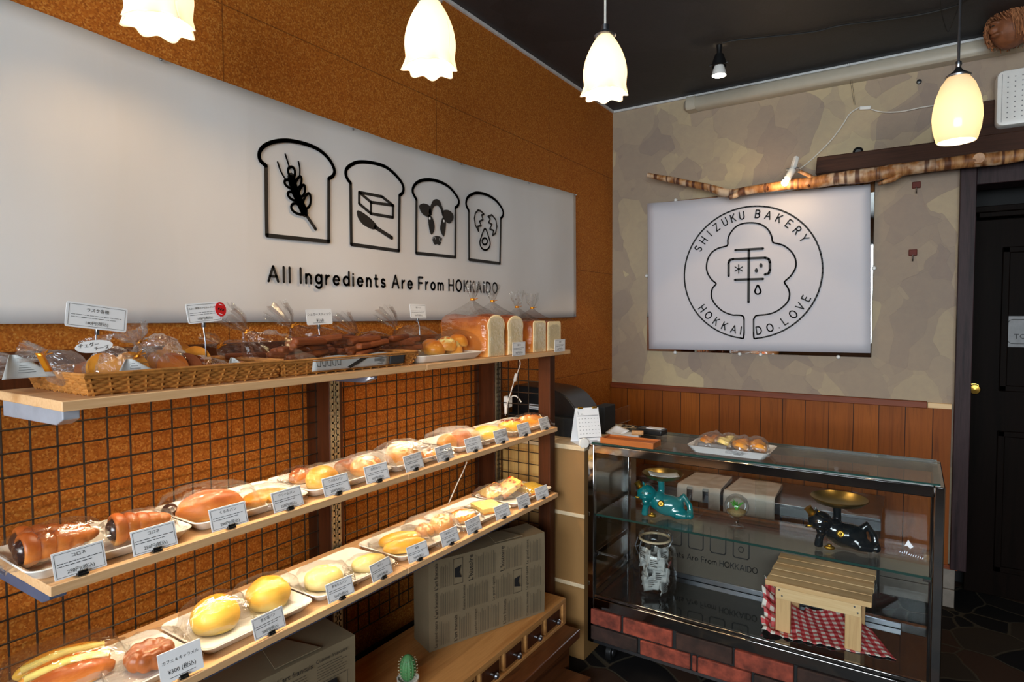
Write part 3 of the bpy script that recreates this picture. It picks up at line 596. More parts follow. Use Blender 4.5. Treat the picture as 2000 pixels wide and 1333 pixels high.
led_bar('warm LED bar under the middle shelf left of the middle post', -3.18, -2.44, Z2, LEDP * .8); led_bar('warm LED bar under the middle shelf right of the middle post', -2.34, -1.56, Z2, LEDP * .8)
q = [at(a, b, 'x', .14) for a, b in ((912, 903), (903, 925), (893, 945), (884, 966), (874, 990))]
sc_ = MB(); sc_.tube(q, .0025, 6); tag(sc_.build('cable', 'cordw', loc=q[0]), 'thin white cord hanging from the middle shelf to the lower shelf', 'cord')

tag(B(.002, .062, -3.9, -1.5, Z1 - .018, Z1 + .069).build('back_batten', 'post', loc=(.03, -2.7, Z1 - .018), bevel=.003), 'dark brown batten along the cork wall behind the upper shelf', 'batten')
# ------------------------------------------------------------------ low chest, bench, wrapped boxes, cactus
bt = thing('low_bench', 'dark brown low bench under the small drawer chest', 'bench', (.3, -2.6, 0))
MB().bb(-.184, .252, -1.4, 1.06, .165, .2).build('bench_top', 'bench', bt, bevel=.004); MB().bb(-.184, .21, -1.4, 1.05, .0, .165).build('bench_body', 'bench', bt, bevel=.003); MB().bb(.2, .33, -1.4, 1.0, 0, .06).build('kick_board', 'bench', bt, bevel=.003)
ch_ = thing('drawer_chest', 'long low oak chest with a row of small knobbed drawers on the bench', 'chest', (.25, -2.5, .2))
c = MB(); c.bb(-.134, .232, -1.4, .97, .087, .105).bb(-.134, .232, -1.4, .97, 0, .012).bb(-.134, .20, -1.4, .97, .012, .087).bb(.2, .232, .945, .97, .012, .087); c.build('carcass', 'oak', ch_, bevel=.0015)
for k in range(13):
    yc = .875 - k * .142
    c = MB().bb(.2, .226, yc - .06, yc + .06, .016, .082); c.build('divider_frame', 'oak', ch_, bevel=.001)
    d = MB().bb(.226, .2285, yc - .05, yc + .05, .022, .076).build('drawer', 'post', ch_, bevel=.001)
    MB().lathe([(.005, 0), (.004, .012), (.010, .018), (.012, .024), (.008, .030), (0, .031)], 12, (.228, yc, .05), m=Matrix.Rotation(radians(90), 3, 'Y')).build('knob', 'steel', d)
def news(b, w, h, fx, seed, words=True):
    # printed columns: headings, fine lines, a few frames and pictures
    rr = random.Random(seed); heads = ['La mode de Paris', 'Histoire de France', 'Le parfum distingue', 'pour les amoureuses', 'Cuisine francaise', 'Le grand opera', "L'art francais", 'Les parfums', "L'histoire"]
    x = .01; k = 0
    while x < w - .05:
        cw = min(rr.uniform(.07, .11), w - x - .008); y = h - .012
        while y > .05:
            t = rr.choice(heads); tw = font_mesh(t)[2]; sz = min(.026, cw * .96 / tw)
            b.text(t, x + cw / 2, y - sz, sz, fx, 'C'); y -= sz + .010
            for i in range(rr.randint(6, 13)):
                if y < .02: break
                b.stroke([(x + .004, y), (x + cw * rr.uniform(.78, .95), y)], .0010, fx); y -= .0070
            if rr.random() < .3 and y > .06:
                b.stroke([(x + .003, y - .003), (x + cw - .003, y - .003), (x + cw - .003, y - .04), (x + .003, y - .04)], .0012, fx, True); b.flat([(x + cw * .3, y - .008), (x + cw * .62, y - .008), (x + cw * .7, y - .034), (x + cw * .45, y - .026), (x + cw * .24, y - .035)], fx); y -= .048
            y -= .008
        x += cw + .006; k += 1
def wrapped_box(label, pa, pb, depth, h, z, seed, turn=False):
    # pa, pb: the two ends of the front bottom edge on the floor plan
    pa, pb = Vector(pa), Vector(pb); d = pb - pa; L = d.length; d.normalize(); back = Vector((-d.y, d.x))
    t = thing('wrapped_box', label, 'box', (pa.x, pa.y, z), math.atan2(d.y, d.x), 'boxes wrapped in newspaper print')
    b = MB(); nu, nv = 22, 14
    def wob(p, s): return p + Vector((0, -.004 * nz(p, 9, s) - .002, .003 * nz(p, 7, s + 3)))
    b.grid(lambda u, v: wob(Vector((u * L, 0, v * h)), seed), nu, nv)
    b.grid(lambda u, v: wob(Vector((u * L, v * depth, h)), seed), nu, 8); b.grid(lambda u, v: wob(Vector((L, u * depth, v * h)), seed), 8, nv); b.grid(lambda u, v: wob(Vector((0, u * depth, v * h)), seed), 8, nv); b.grid(lambda u, v: wob(Vector((u * L, depth, v * h)), seed), nu, nv); b.grid(lambda u, v: wob(Vector((u * L, v * depth, .002)), seed), nu, 8)
    b.build('wrapping', 'kraft', t, smooth=30)
    f = MB()
    if turn: news(f, h, L, lambda x, y: Vector((L - y, -.0085, x)), seed)
    else: news(f, L, h, lambda x, y: Vector((x, -.0085, y)), seed)
    f.build('newsprint', 'ink', t, smooth=0)
    f = MB(); f.prism([(L * .55, 0), (L * .8, 0), (L * .72, 1), (L * .6, 1)], lambda x, q: Vector((x, .004 + q * depth * .8, h + .004)), lambda x, q: Vector((x, .004 + q * depth * .8, h + .0065))); f.build('folded_flap', 'kraft', t)
    return t
pa, pb = at(838, 1275, 'z', .305), at(1063, 1195, 'z', .305)
top2 = at(1066, 1040, 'y', pb.y); h2 = min(.33, top2.z - .305)
wrapped_box('box wrapped in newspaper print under the lower shelf near the till', pa.xy, pb.xy, .115, h2, .305, 5, True)
pc = at(692, 1240, 'z', .585)
wrapped_box('box wrapped in newspaper print low under the left half of the shelves', (pc.x - .06, pc.y - .50), (pc.x, pc.y), .14, .28, .305, 9)
cp = at(797, 1352, 'z', .305)
ct = thing('potted_cactus', 'small round ribbed cactus in a white pot on the oak chest', 'cactus', (cp.x, cp.y, .305))
MB().lathe([(.018, 0), (.026, .002), (.034, .045), (.030, .045), (.028, .038), (0, .038)], 20).build('pot', 'ceramicw', ct)
def rib(d): k = 1 + .12 * abs(cos(6 * math.atan2(d.y, d.x))) * (1 - abs(d.z) ** 3) - .06; return Vector((d.x * k, d.y * k, d.z))
MB().ball((0, 0, .074), (.024, .024, .042), 48, 14, rib).build('cactus_body', 'cactus', ct)
sp = MB()
for k in range(12):
    for j in range(7):
        a = k * pi / 6 + .0; z = -.7 + j * .23; r = .026 * (1 - z * z) ** .5; p = Vector((r * cos(a), r * sin(a), .074 + .042 * z))
        for e in (-.4, 0, .4): sp.tube([p, p + Vector((cos(a + e) * .005, sin(a + e) * .005, .001))], .0003, 3)
o = sp.build('spines', 'spine', ct, smooth=0); o['kind'] = 'stuff'

# ------------------------------------------------------------------ baskets on the upper shelf
def basket(label, y0, y1, x0, x1, z, h, flare, seed):
    t = thing('wicker_basket', label, 'basket', ((x0 + x1) / 2, (y0 + y1) / 2, z), 0, 'shallow wicker bread baskets')
    a, b = (x1 - x0) / 2, (y1 - y0) / 2
    def per(s, e):      # rectangle outline with rounded corners at height share e
        A, Bb = a + flare * e, b + flare * e; P = 2 * (A + Bb) * 2; d = s * P
        for (px, py, dx, dy, l) in ((A, -Bb, 0, 1, 2 * Bb), (A, Bb, -1, 0, 2 * A), (-A, Bb, 0, -1, 2 * Bb), (-A, -Bb, 1, 0, 2 * A)):
            if d <= l: return Vector((px + dx * d, py + dy * d, 0)), Vector((dy, -dx, 0))
            d -= l
        return Vector((A, -Bb, 0)), Vector((1, 0, 0))
    n = int(4 * (a + b) / .03); w = MB(); rows = 7
    for r in range(rows):
        e = (r + .4) / rows; pts = []
        for k in range(n * 3):
            p, nn = per(k / (n * 3), e); pts.append(p + nn * (.0032 * sin(pi * k / 1.5 + (r % 2) * pi)) + Vector((0, 0, .004 + h * e)))
        w.tube(pts, .0030, 5, True)
    s = w
    for k in range(n):
        p, _ = per((k + .25) / n, 0); q, _ = per((k + .25) / n, 1); s.tube([p, q + Vector((0, 0, h))], .0022, 5)
    s.build('woven_side', 'wicker', t)
    rm = MB()
    for dz, dr in ((0, .002), (.004, -.002), (.005, .004)):
        rm.tube([per(k / 80, 1)[0] + per(k / 80, 1)[1] * dr + Vector((0, 0, h + dz)) for k in range(80)], .0032, 6, True)
    rm.build('rim', 'wicker', t)
    f = MB()
    for k in range(int(2 * a / .012)): x = -a + .006 + k * .012; f.tube([Vector((x, -b + b * 2 * i / 40, .004 + .002 * sin(i * 1.6 + k * pi))) for i in range(41)], .0035, 5)
    f.build('woven_base', 'wicker', t)
    return t
basket('wicker basket of rusks and cookies at the left end of the upper shelf', -3.18, -2.79, .155, .395, Z1, .036, .012, 1)
basket('wicker basket lined with printed paper holding sugar sticks', -2.775, -2.325, .15, .395, Z1, .034, .012, 2)
# paper liner of the second basket: hangs over its front rim
ln = thing('paper_liner', 'grey printed paper draped over the front rim of the sugar stick basket', 'paper', (.40, -2.55, Z1 + .036))
def lpt(y0, y1):
    def f(u, v):
        y = y0 + (y1 - y0) * u; s = v * .15
        if s < .10: p = Vector((.28 + s * 1.32, y, Z1 + .02 + .022 * (s / .1) ** 2 + .003 * sin(y * 40)))
        else: p = Vector((.413 - (s - .1) * .12, y, Z1 + .046 - (s - .1) * .75))
        return p - Vector(ln.location)
    return f
MB().grid(lpt(-2.70, -2.44), 16, 18).build('sheet', 'paper', ln, solid=.0008); MB().grid(lpt(-2.436, -2.375), 8, 18).build('dark_sheet', 'darkpaper', ln, solid=.0008)
lp = MB()
def LT(x, y): return Vector((.4155 - y * .16, x, Z1 + .009 + y)) - Vector(ln.location)
lp.flat([(-2.595, .004), (-2.585, .0), (-2.485, .036), (-2.515, .036)], LT)
for k in range(5): lp.stroke([(-2.69 + k * .016, .026), (-2.688 + k * .016, .012), (-2.68 + k * .016, .010), (-2.677 + k * .016, .027)], .0014, LT)
for k in range(12): lp.stroke([(-2.50 + R.uniform(0, .04), .006 + k * .0025), (-2.46 + R.uniform(-.01, .012), .006 + k * .0025)], .0012, LT)
lp.build('print', 'ink', ln, smooth=0)
def corner_paper(label, px, py, x, w, h, rz, tilt):
    q = at(px, py, 'x', x); t = thing('paper_sheet', label, 'paper', q, rz, 'printed papers tucked in the rusk basket')
    MB().grid(lambda u, v: Vector(((u - .5) * w * (1 - .88 * v) - .18 * w * v, -h * v * sin(tilt) * -1 + .004 * sin(u * 5), h * v * cos(tilt))), 10, 8).build('sheet', 'paper', t, solid=.0008)
    k = MB()
    for i in range(4): k.stroke([(-.2 * w * (1 - i * .1), .012 + i * .005), ((.1 + .03 * i) * w, .012 + i * .005)], .0008, lambda a, b: Vector((a, b * sin(tilt) - .002, b * cos(tilt))))
    k.build('print', 'darkpaper', t, smooth=0)
corner_paper('grey printed paper standing at the front of the rusk basket', 273, 736, .375, .085, .036, radians(84), .25)
corner_paper('small printed paper folded up at the right of the rusk basket', 465, 722, .36, .05, .03, radians(70), .5)
corner_paper('printed paper sloping at the back left of the rusk basket', 62, 738, .30, .09, .05, radians(95), .6)
# ------------------------------------------------------------------ trays and bread
def rrect(a, b, r, z, n=6):
    out = []
    for cx, cy, s in ((a - r, b - r, 0), (-a + r, b - r, 90), (-a + r, -b + r, 180), (a - r, -b + r, 270)):
        out += [Vector((x, y, z)) for x, y in arc(cx, cy, r, r, s, s + 90, n)]
    return out
def tray_mesh(a, b, h=.022):
    m_ = MB(); m_.rings([rrect(a - .022, b - .022, .014, 0), rrect(a - .016, b - .016, .016, .004), rrect(a - .002, b - .002, .022, h - .002), rrect(a, b, .024, h), rrect(a - .002, b - .002, .022, h + .002), rrect(a - .007, b - .007, .02, h), rrect(a - .021, b - .021, .016, .007), rrect(a - .026, b - .026, .012, .005)])
    return m_.build('white_tray', 'tray', smooth=50)
T0 = tray_mesh(.100, .143); first = [True]
def tray(x, y, z, label, rz=0, group='white trays on the bread shelves'):
    o = T0 if first[0] else T0.copy()
    if not first[0]: COL.objects.link(o)
    first[0] = False; o.location = (x, y, z); o.rotation_euler.z = rz; return tag(o, label, 'tray', group)
for lev, z, ys, who in (('middle', Z2, (-3.137, -2.846, -2.556, -2.268, -1.968, -1.652), ('the chocolate cornets', 'the walnut roll and the cream bun', 'the seed topped bun', 'the cheese topped bread', 'the two brown rolls', 'the sauce topped buns')),
                        ('lower', Z3, (-3.13, -2.838, -2.545, -2.242, -1.938, -1.636), ('the chocolate dogs and the cruller', 'the two round golden buns', 'the pale soft buns', 'the glazed horns', 'the flat round pastry and plain toast', 'the pizza toasts'))):
    for y, w_ in zip(ys, who): tray(.303, y, z, 'white tray under %s on the %s shelf' % (w_, lev), R.uniform(-.02, .02))
FZ = .0075
def item(name, label, cat, px, py, z, deg, parts, bag=None, group=None, film='film', k=.78):
    p = at(px, py, 'z', z + FZ); t = thing(name, label, cat, p, radians(deg), group); t.scale = (k, k, k)
    for nm, mb, mat in parts: mb.build(nm, mat, t, smooth=60)
    if bag: bag.build('plastic_bag', film, t, smooth=30)
    return t
def cornet(c, L, r, rz, seed):
    m_ = Matrix.Rotation(rz, 3, 'Z'); prof = []; n = 40
    for i in range(n + 1):
        u = i / n; k = (1 - u) ** .6 * .88 + .12; prof.append((r * k * (.92 + .16 * abs(sin(u * pi * 5.0)) ** .6), u * L))
    b = MB(); b.lathe([(r * .62, .012), (r * .8, .0)] + prof, 24, Vector(c), m=m_ @ Matrix.Rotation(radians(90), 3, 'Y'))
    f = MB().ball(Vector(c) + m_ @ Vector((.006, 0, 0)), (r * .5, r * .72, r * .72), 18, 10)
    return b, f
c1, f1 = cornet((-.085, -.034, .040), .17, .041, .04, 1); c2, f2 = cornet((-.075, .040, .040), .16, .040, -.05, 2)
item('chocolate_cornet_pack', 'pair of chocolate cornets in one bag at the left end of the middle shelf', 'bread', 112, 1083, Z2, 86, [('cornet', c1, 'brownb'), ('cornet', c2, 'brownb'), ('filling', f1, 'choco'), ('filling', f2, 'choco')], pillow(.125, .078, .082, 3), k=.74)
c1, f1 = cornet((-.06, 0, .042), .15, .043, .05, 3)
item('chocolate_cornet', 'single chocolate cornet in a bag on the left tray of the middle shelf', 'bread', 268, 1055, Z2, 80, [('cornet', c1, 'brownb'), ('filling', f1, 'choco')], pillow(.115, .052, .078, 4), k=.72)
item('walnut_roll', 'brown walnut roll in a crinkled bag beside the cream bun', 'bread', 411, 1003, Z2, 66, [('bun', blob((0, -.02, 0), (.075, .045, .042), 5, .08), 'brownb'), ('bun', blob((.01, .03, 0), (.065, .036, .032), 6, .08), 'brownb'), ('end_swirl', MB().ball((-.085, -.0, .02), (.018, .02, .018), 14, 10), 'choco')], pillow(.125, .075, .07, 5), k=.95)
item('cream_bun', 'flat orange cream bun behind the cream bun price card on the middle shelf', 'bread', 524, 980, Z2, 70, [('bun', blob((0, 0, 0), (.08, .055, .030), 7, .07, flat=-.3), 'orangeb')], pillow(.105, .068, .05, 6))
item('brown_bun', 'small brown bun half hidden behind the seed topped bun', 'bread', 588, 940, Z2, 90, [('bun', blob((0, 0, 0), (.042, .04, .032), 8), 'brownb')], pillow(.07, .05, .05, 7))
sd = MB(); rr = random.Random(4)
for k in range(46): a = rr.uniform(0, 2 * pi); q = rr.uniform(0, .026) ; sd.ball((q * cos(a), q * sin(a) * .9 - .008, .066 - q * q * 10), (.003, .002, .0012), 6, 4)
item('seed_topped_bun', 'round golden bun with black sesame on top in a bag', 'bread', 630, 950, Z2, 80, [('bun', blob((0, 0, 0), (.056, .056, .048), 9, .04), 'sesame'), ('sesame_seeds', sd, 'seed')], pillow(.098, .066, .074, 8)).children[1]['kind'] = 'stuff'
item('brown_bun', 'small brown bun behind the white ringed bun', 'bread', 675, 920, Z2, 90, [('bun', blob((0, 0, 0), (.05, .035, .03), 10), 'brownb')], pillow(.08, .05, .045, 9))
item('ring_bun', 'golden bun with a browned ring on top in a crinkled bag', 'bread', 716, 925, Z2, 75, [('bun', blob((0, 0, 0), (.06, .06, .045), 11, .05), 'topped'), ('filling', MB().ball((0, -.012, .055), (.026, .026, .012), 16, 8), 'saltw')], pillow(.105, .072, .074, 10), film='filmh')
item('gratin_bread', 'cheese topped gratin bread in a glittering bag', 'bread', 785, 905, Z2, 70, [('bun', blob((0, 0, 0), (.066, .066, .06), 12, .08), 'topped'), ('topping', blob((0, -.004, .062), (.035, .03, .012), 13, .2), 'orangeb')], pillow(.12, .08, .088, 11), film='filmh')
item('flat_orange_bun', 'flat glossy orange bun between the gratin bread and the brown rolls', 'bread', 846, 893, Z2, 70, [('bun', blob((0, 0, 0), (.062, .05, .026), 14, .06, flat=-.3), 'orangeb')], pillow(.088, .062, .044, 12))
item('brown_roll_pack', 'pair of shiny brown rolls in one crinkled bag on the middle shelf', 'bread', 886, 872, Z2, 62, [('bun', blob((-.045, -.03, 0), (.045, .04, .045), 15), 'orangeb'), ('bun', blob((.035, 0, 0), (.052, .045, .052), 16), 'brownb')], pillow(.14, .08, .082, 13), film='filmh')
item('round_pale_bun', 'pale golden flat bun in a bag right of the brown rolls', 'bread', 952, 857, Z2, 72, [('bun', blob((0, 0, 0), (.085, .07, .042), 17, .05), 'melon')], pillow(.13, .085, .06, 14))
def streaks(n, a, b, z, seed, wd=.003):
    s = MB(); q = random.Random(seed)
    for k in range(n): x = q.uniform(-a, a); y = q.uniform(-b, b); s.tube([(x, y, z), (x + .012, y + .01, z + .003), (x + .02, y + .004, z - .001)], wd, 5)
    return s
item('sauce_topped_bun', 'bun striped with red sauce near the till end of the middle shelf', 'bread', 996, 841, Z2, 62, [('bun', blob((0, 0, 0), (.07, .04, .034), 18, .06), 'horn'), ('sauce', streaks(9, .045, .02, .048, 3), 'sauce')], pillow(.095, .058, .056, 15))
item('sauce_topped_bun', 'long orange bun with dark strips at the till end of the middle shelf', 'bread', 1035, 833, Z2, 66, [('bun', blob((0, 0, 0), (.095, .042, .042), 19, .06), 'orangeb'), ('topping', streaks(8, .05, .02, .058, 5, .004), 'choco'), ('filling', blob((.0, .04, 0), (.07, .02, .018), 20, .3), 'saltw')], pillow(.115, .062, .064, 16))
# lower shelf
def dog(y, seed):
    b = MB(); b.v, b.f, b.mi = (lambda q: (q.v, q.f, q.mi))(blob((0, y, 0), (.10, .030, .036), seed, .04)); return b
item('chocolate_dog_pack', 'three long buns with chocolate and cream in one bag at the lower left', 'bread', 128, 1322, Z3, 78, [('bun', dog(-.055, 21), 'brownb'), ('bun', dog(0, 22), 'orangeb'), ('bun', dog(.058, 23), 'horn')] + [('filling', MB().tube([(-.085, y, .040), (0, y, .052), (.085, y, .040)], .007, 8), 'choco') for y in (-.024, .033)] + [('cream_bar', MB().tube([(-.088, y, .045), (0, y, .058), (.088, y, .045)], .010, 8), 'banana') for y in (-.040, .014)], pillow(.15, .105, .088, 17))
cr_ = MB()
for k in range(9):
    a = 2 * pi * k / 9; cr_.ball((.038 * cos(a), .038 * sin(a), .028), (.024, .021, .027), 14, 10)
cr_.ball((0, 0, .026), (.03, .03, .022), 14, 10)
p = item('twisted_cruller', 'brown flower shaped cruller above the handwritten price card', 'bread', 293, 1300, Z3, 80, [], pillow(.11, .075, .08, 18))
cr_.build('cruller', 'cruller', p, rm=.003)
item('round_golden_bun', 'first round golden bun from the left on the lower shelf', 'bread', 421, 1226, Z3, 70, [('bun', blob((0, 0, 0), (.062, .060, .056), 24, .03, flat=-.55), 'melon')], pillow(.098, .066, .088, 19), k=.86)
item('round_golden_bun', 'second round golden bun right behind the large price card of the lower shelf', 'bread', 524, 1181, Z3, 70, [('bun', blob((0, 0, 0), (.062, .060, .052), 25, .04, flat=-.55), 'melon')], pillow(.105, .068, .084, 20), k=.86)
item('pale_soft_bun', 'pale soft bun in a taut bag near the middle of the lower shelf', 'bread', 632, 1143, Z3, 60, [('bun', blob((0, 0, 0), (.066, .058, .044), 26, .05), 'pale')], pillow(.105, .066, .074, 21))
item('crescent_bun', 'smooth pale crescent bun behind the last card left of the joint', 'bread', 722, 1111, Z3, 62, [('bun', blob((0, 0, 0), (.066, .034, .038), 27, .03, bend=.35), 'pale')], pillow(.09, .058, .05, 22))
def horns(y, rz, seed): return blob((0, y, 0), (.088, .032, .036), seed, .03, bend=.3)
item('glazed_horn_pack', 'two long glazed yellow horns in one bag right of the joint', 'bread', 786, 1068, Z3, 58, [('bun', horns(-.045, 0, 28), 'horn'), ('bun', horns(.03, .2, 29), 'horn')], pillow(.13, .09, .07, 23))
item('cheese_bun_pack', 'two cheese topped buns in a glittering bag on the lower shelf', 'bread', 845, 1040, Z3, 62, [('bun', blob((-.045, -.02, 0), (.042, .04, .036), 30, .08), 'topped'), ('bun', blob((.04, .0, 0), (.055, .045, .05), 31, .08), 'topped')], pillow(.125, .085, .078, 24), film='filmh')
item('flat_pastry', 'flat round pastry left of the plain square toast', 'bread', 903, 1017, Z3, 65, [('bun', blob((0, 0, 0), (.066, .056, .034), 32, .06), 'topped')], pillow(.095, .07, .052, 25))
def slice_(L, W, H): 
    b = MB(); p = [(-L, -W)] + [(L, -W)] + [(L, W * .7)] + arc(L * .8, W * .85, L * .2, W * .15, 0, 90, 3) + arc(-L * .8, W * .85, L * .2, W * .15, 90, 180, 3)
    return b.prism(p, lambda x, y: Vector((x, y, 0)), lambda x, y: Vector((x * .99, y * .99, H + .003 * sin(x * 60))))
item('square_toast', 'plain square buttered toast behind the joint of two cards', 'bread', 952, 996, Z3, 66, [('toast', slice_(.062, .062, .026), 'toast')], pillow(.09, .075, .036, 26))
def tilt(mb, a, dz): 
    q = Matrix.Rotation(a, 3, 'Y'); mb.v = [q @ p + Vector((0, 0, dz)) for p in mb.v]; return mb
item('pizza_toast', 'sauce topped pizza toast at the back left of the last lower tray', 'bread', 962, 972, Z3, 62, [('toast', tilt(slice_(.058, .06, .02), -.35, .022), 'pizza')], pillow(.088, .08, .06, 27), film='filmh')
item('pizza_toast', 'herb and cheese pizza toast leaning on the other pizza toast', 'bread', 994, 968, Z3, 60, [('toast', tilt(slice_(.062, .062, .024), -.5, .034), 'pizza')], pillow(.092, .082, .076, 28), film='filmh')
item('yellow_toast', 'thick yellow custard toast at the till end of the lower shelf', 'bread', 1036, 961, Z3, 66, [('toast', slice_(.062, .06, .032), 'ytoast')], pillow(.085, .075, .042, 29))

# ------------------------------------------------------------------ bags on the upper shelf
def stick_pack(n, L, c, seed, mat='stick'):
    q = random.Random(seed); out = []
    for k in range(n):
        l = L * q.uniform(.75, 1); a = q.uniform(-.4, .4); x = q.uniform(-.045, .045); z = .010 + (k // 4) * .018 + q.uniform(0, .006); e = q.uniform(-.1, .1)
        out.append(('stick', MB().box(Vector(c) + Vector((x, q.uniform(-.025, .025), z)), (.021, l, .017), rz=a, rx=e * 1.6), mat))
    return out
def neck_bag(name, label, x, prof, contents, seed, group=None, film='film', tie='orange', lift=Z1 + .006, up=(1, 0, 0), zfix=0):
    # prof: image places and radii (across the shelf, upright) from the closed end over the knot to the tail
    pts = [at(a, b, 'x', x) for a, b, _, _ in prof]; base = Vector((x, sum(p.y for p in pts[:3]) / 3, lift))
    t = thing(name, label, 'bread', base, 0, group)
    kn = min(range(len(prof)), key=lambda i: prof[i][2])
    P = spline([tuple(p - base) + (prof[i][2], prof[i][3]) for i, p in enumerate(pts)], 4); N = len(P)
    ru = [0.03 + .22 * max(0, 1 - abs(i - kn * 4) / 5) + (.16 if i > kn * 4 else 0) for i in range(N)]
    sw = sweep([q[:3] for q in P], [max(q[3], .004) for q in P], [max(q[4], .004) for q in P], 24, up=(0, 0, 1), jit=.035, seed=seed, ruffle=ru, zmin=.0, caps=(True, False))
    for nm, mb, mat in contents: mb.build(nm, mat, t, smooth=50, bevel=.0055 if nm == 'stick' else 0)
    sw.build('plastic_bag', film, t, smooth=30)
    k = Vector(P[kn * 4][:3]); d = (Vector(P[kn * 4 + 1][:3]) - Vector(P[kn * 4 - 1][:3])).normalized()
    b = MB(); b.lathe([(.007, -.003), (.0085, 0), (.007, .003)], 10, k, m=d.to_track_quat('Z', 'Y').to_matrix()); e1 = k + Vector((.012, .004, .010)); b.tube([k + Vector((.006, 0, 0)), e1], .0012, 5); b.tube([k + Vector((.006, 0, 0)), k + Vector((.014, .010, .004))], .0012, 5)
    b.build('twist_tie', tie, t); return t
def rusk(cx, cy, cz, rz, r=.034, mat='rusk', lean=1.1):
    q = Matrix.Rotation(rz, 3, 'Z') @ Matrix.Rotation(lean, 3, 'X'); b = MB(); n = 20
    rim = [Vector((r * .9 * cos(2 * pi * k / n), r * sin(2 * pi * k / n) * (1 if sin(2 * pi * k / n) > 0 else .8), 0)) for k in range(n)]
    b.rings([[q @ (p * .96 + Vector((0, 0, -.006))) + Vector((cx, cy, cz)) for p in rim], [q @ (p + Vector((0, 0, -.003))) + Vector((cx, cy, cz)) for p in rim], [q @ (p + Vector((0, 0, .004))) + Vector((cx, cy, cz)) for p in rim], [q @ (p * .96 + Vector((0, 0, .007))) + Vector((cx, cy, cz)) for p in rim]])
    return ('rusk', b, mat)
SG = 'bags of sugar sticks in the lined basket'
neck_bag('sugar_stick_bag', 'bag of sugar sticks at the front left end of the lined basket', .30, [(610, 706, .03, .008), (590, 698, .045, .026), (545, 690, .05, .05), (505, 678, .046, .044), (481, 648, .008, .008), (462, 628, .022, .018), (436, 608, .036, .026)], stick_pack(16, .15, (.0, .02, .006), 1), 31, SG)
neck_bag('sugar_stick_bag', 'bag of sugar sticks below the handwritten sugar stick card', .29, [(712, 698, .03, .01), (690, 690, .045, .03), (645, 680, .05, .05), (600, 668, .046, .046), (571, 637, .008, .008), (556, 622, .022, .02), (538, 604, .036, .028)], stick_pack(16, .15, (0, .02, .006), 2), 32, SG)
neck_bag('sugar_stick_bag', 'last bag of dark sticks at the right end of the lined basket', .26, [(786, 694, .03, .01), (770, 686, .042, .03), (740, 676, .046, .046), (712, 668, .05, .036), (698, 654, .008, .008), (682, 638, .02, .018), (664, 622, .034, .026)], stick_pack(13, .12, (0, .02, .006), 3), 33, SG)
neck_bag('sugar_stick_bag', 'small bag of brown sticks behind the rusk basket end with a gold tie', .215, [(508, 700, .02, .01), (490, 692, .05, .024), (462, 686, .052, .03), (440, 682, .036, .02), (428, 676, .007, .007), (414, 666, .02, .014), (398, 662, .026, .014)], stick_pack(5, .10, (0, .0, .006), 4), 34, SG)
tr2 = T0.copy(); COL.objects.link(tr2); tr2.scale = (1.1, 1.12, 1.0); tr2.location = (.305, -2.145, Z1); tag(tr2, 'white tray of small rolls on the upper shelf beside the loaves', 'tray', 'white trays on the bread shelves')
RG = 'bags of small rolls on the upper shelf'
neck_bag('small_roll_bag', 'bag of four small rolls with a raised tail on the upper shelf tray', .29, [(876, 694, .03, .01), (862, 682, .062, .035), (826, 672, .07, .05), (795, 662, .058, .045), (775, 641, .008, .008), (764, 626, .02, .018), (748, 610, .034, .026)], [('roll', blob(c_, (.036, .036, .032), 40 + i, .05), 'topped' if i % 2 else 'orangeb') for i, c_ in enumerate(((.02, -.04, .008), (.03, .04, .006), (-.03, .0, .012), (.035, .0, .02)))], 35, RG, lift=Z1 + .008)
pk = thing('small_roll_bag', 'bag of two small rolls lying between the roll bag and the first loaf', 'bread', at(893, 692, 'x', .30).xy.to_3d() + Vector((0, 0, Z1 + .008)), radians(70), RG)
for i, c_ in enumerate(((-.03, -.02, .0), (.03, .015, .0), (-.01, -.02, .03))): blob(c_, (.036, .034, .03), 50 + i, .05).build('roll', 'orangeb', pk, smooth=60)
pillow(.09, .07, .082, 36).build('plastic_bag', 'film', pk, smooth=30)
# rusk basket
KG = 'bags of rusks in the left basket'
neck_bag('rusk_bag', 'frosted bag tied with gold tape at the left end of the rusk basket', .30, [(168, 738, .02, .01), (150, 730, .045, .024), (122, 716, .048, .032), (98, 702, .03, .02), (84, 694, .008, .010), (64, 690, .018, .014), (42, 686, .024, .018)], [rusk(.0, .03, .03, 1.2, mat='brownb', lean=.5), rusk(.0, .05, .028, 1.2, mat='rusk', lean=.6)], 37, KG, 'filmh')
neck_bag('rusk_bag', 'bag of orange rusks standing upright behind the oval tag', .31, [(222, 748, .02, .02), (216, 734, .05, .045), (212, 716, .05, .048), (206, 698, .036, .036), (196, 682, .008, .008), (192, 672, .018, .018), (188, 660, .026, .026)], [rusk(.02, -.02, .036, 1.5), rusk(.02, .03, .036, 1.5), rusk(-.02, .0, .034, 1.5)], 38, KG, 'filmh', up=(0, 1, 0))
neck_bag('rusk_bag', 'bag of cookies leaning at the middle of the rusk basket with a tall tail', .28, [(350, 728, .03, .01), (332, 712, .056, .035), (305, 694, .06, .046), (285, 680, .045, .036), (272, 668, .008, .009), (264, 656, .024, .02), (254, 640, .034, .028)], [rusk(.0, .02, .05, 1.4, .036, 'cookie'), rusk(.02, .05, .04, 1.2, .034, 'rusk'), rusk(.01, -.02, .036, 1.3, .032, 'rusk')], 39, KG, 'filmh')
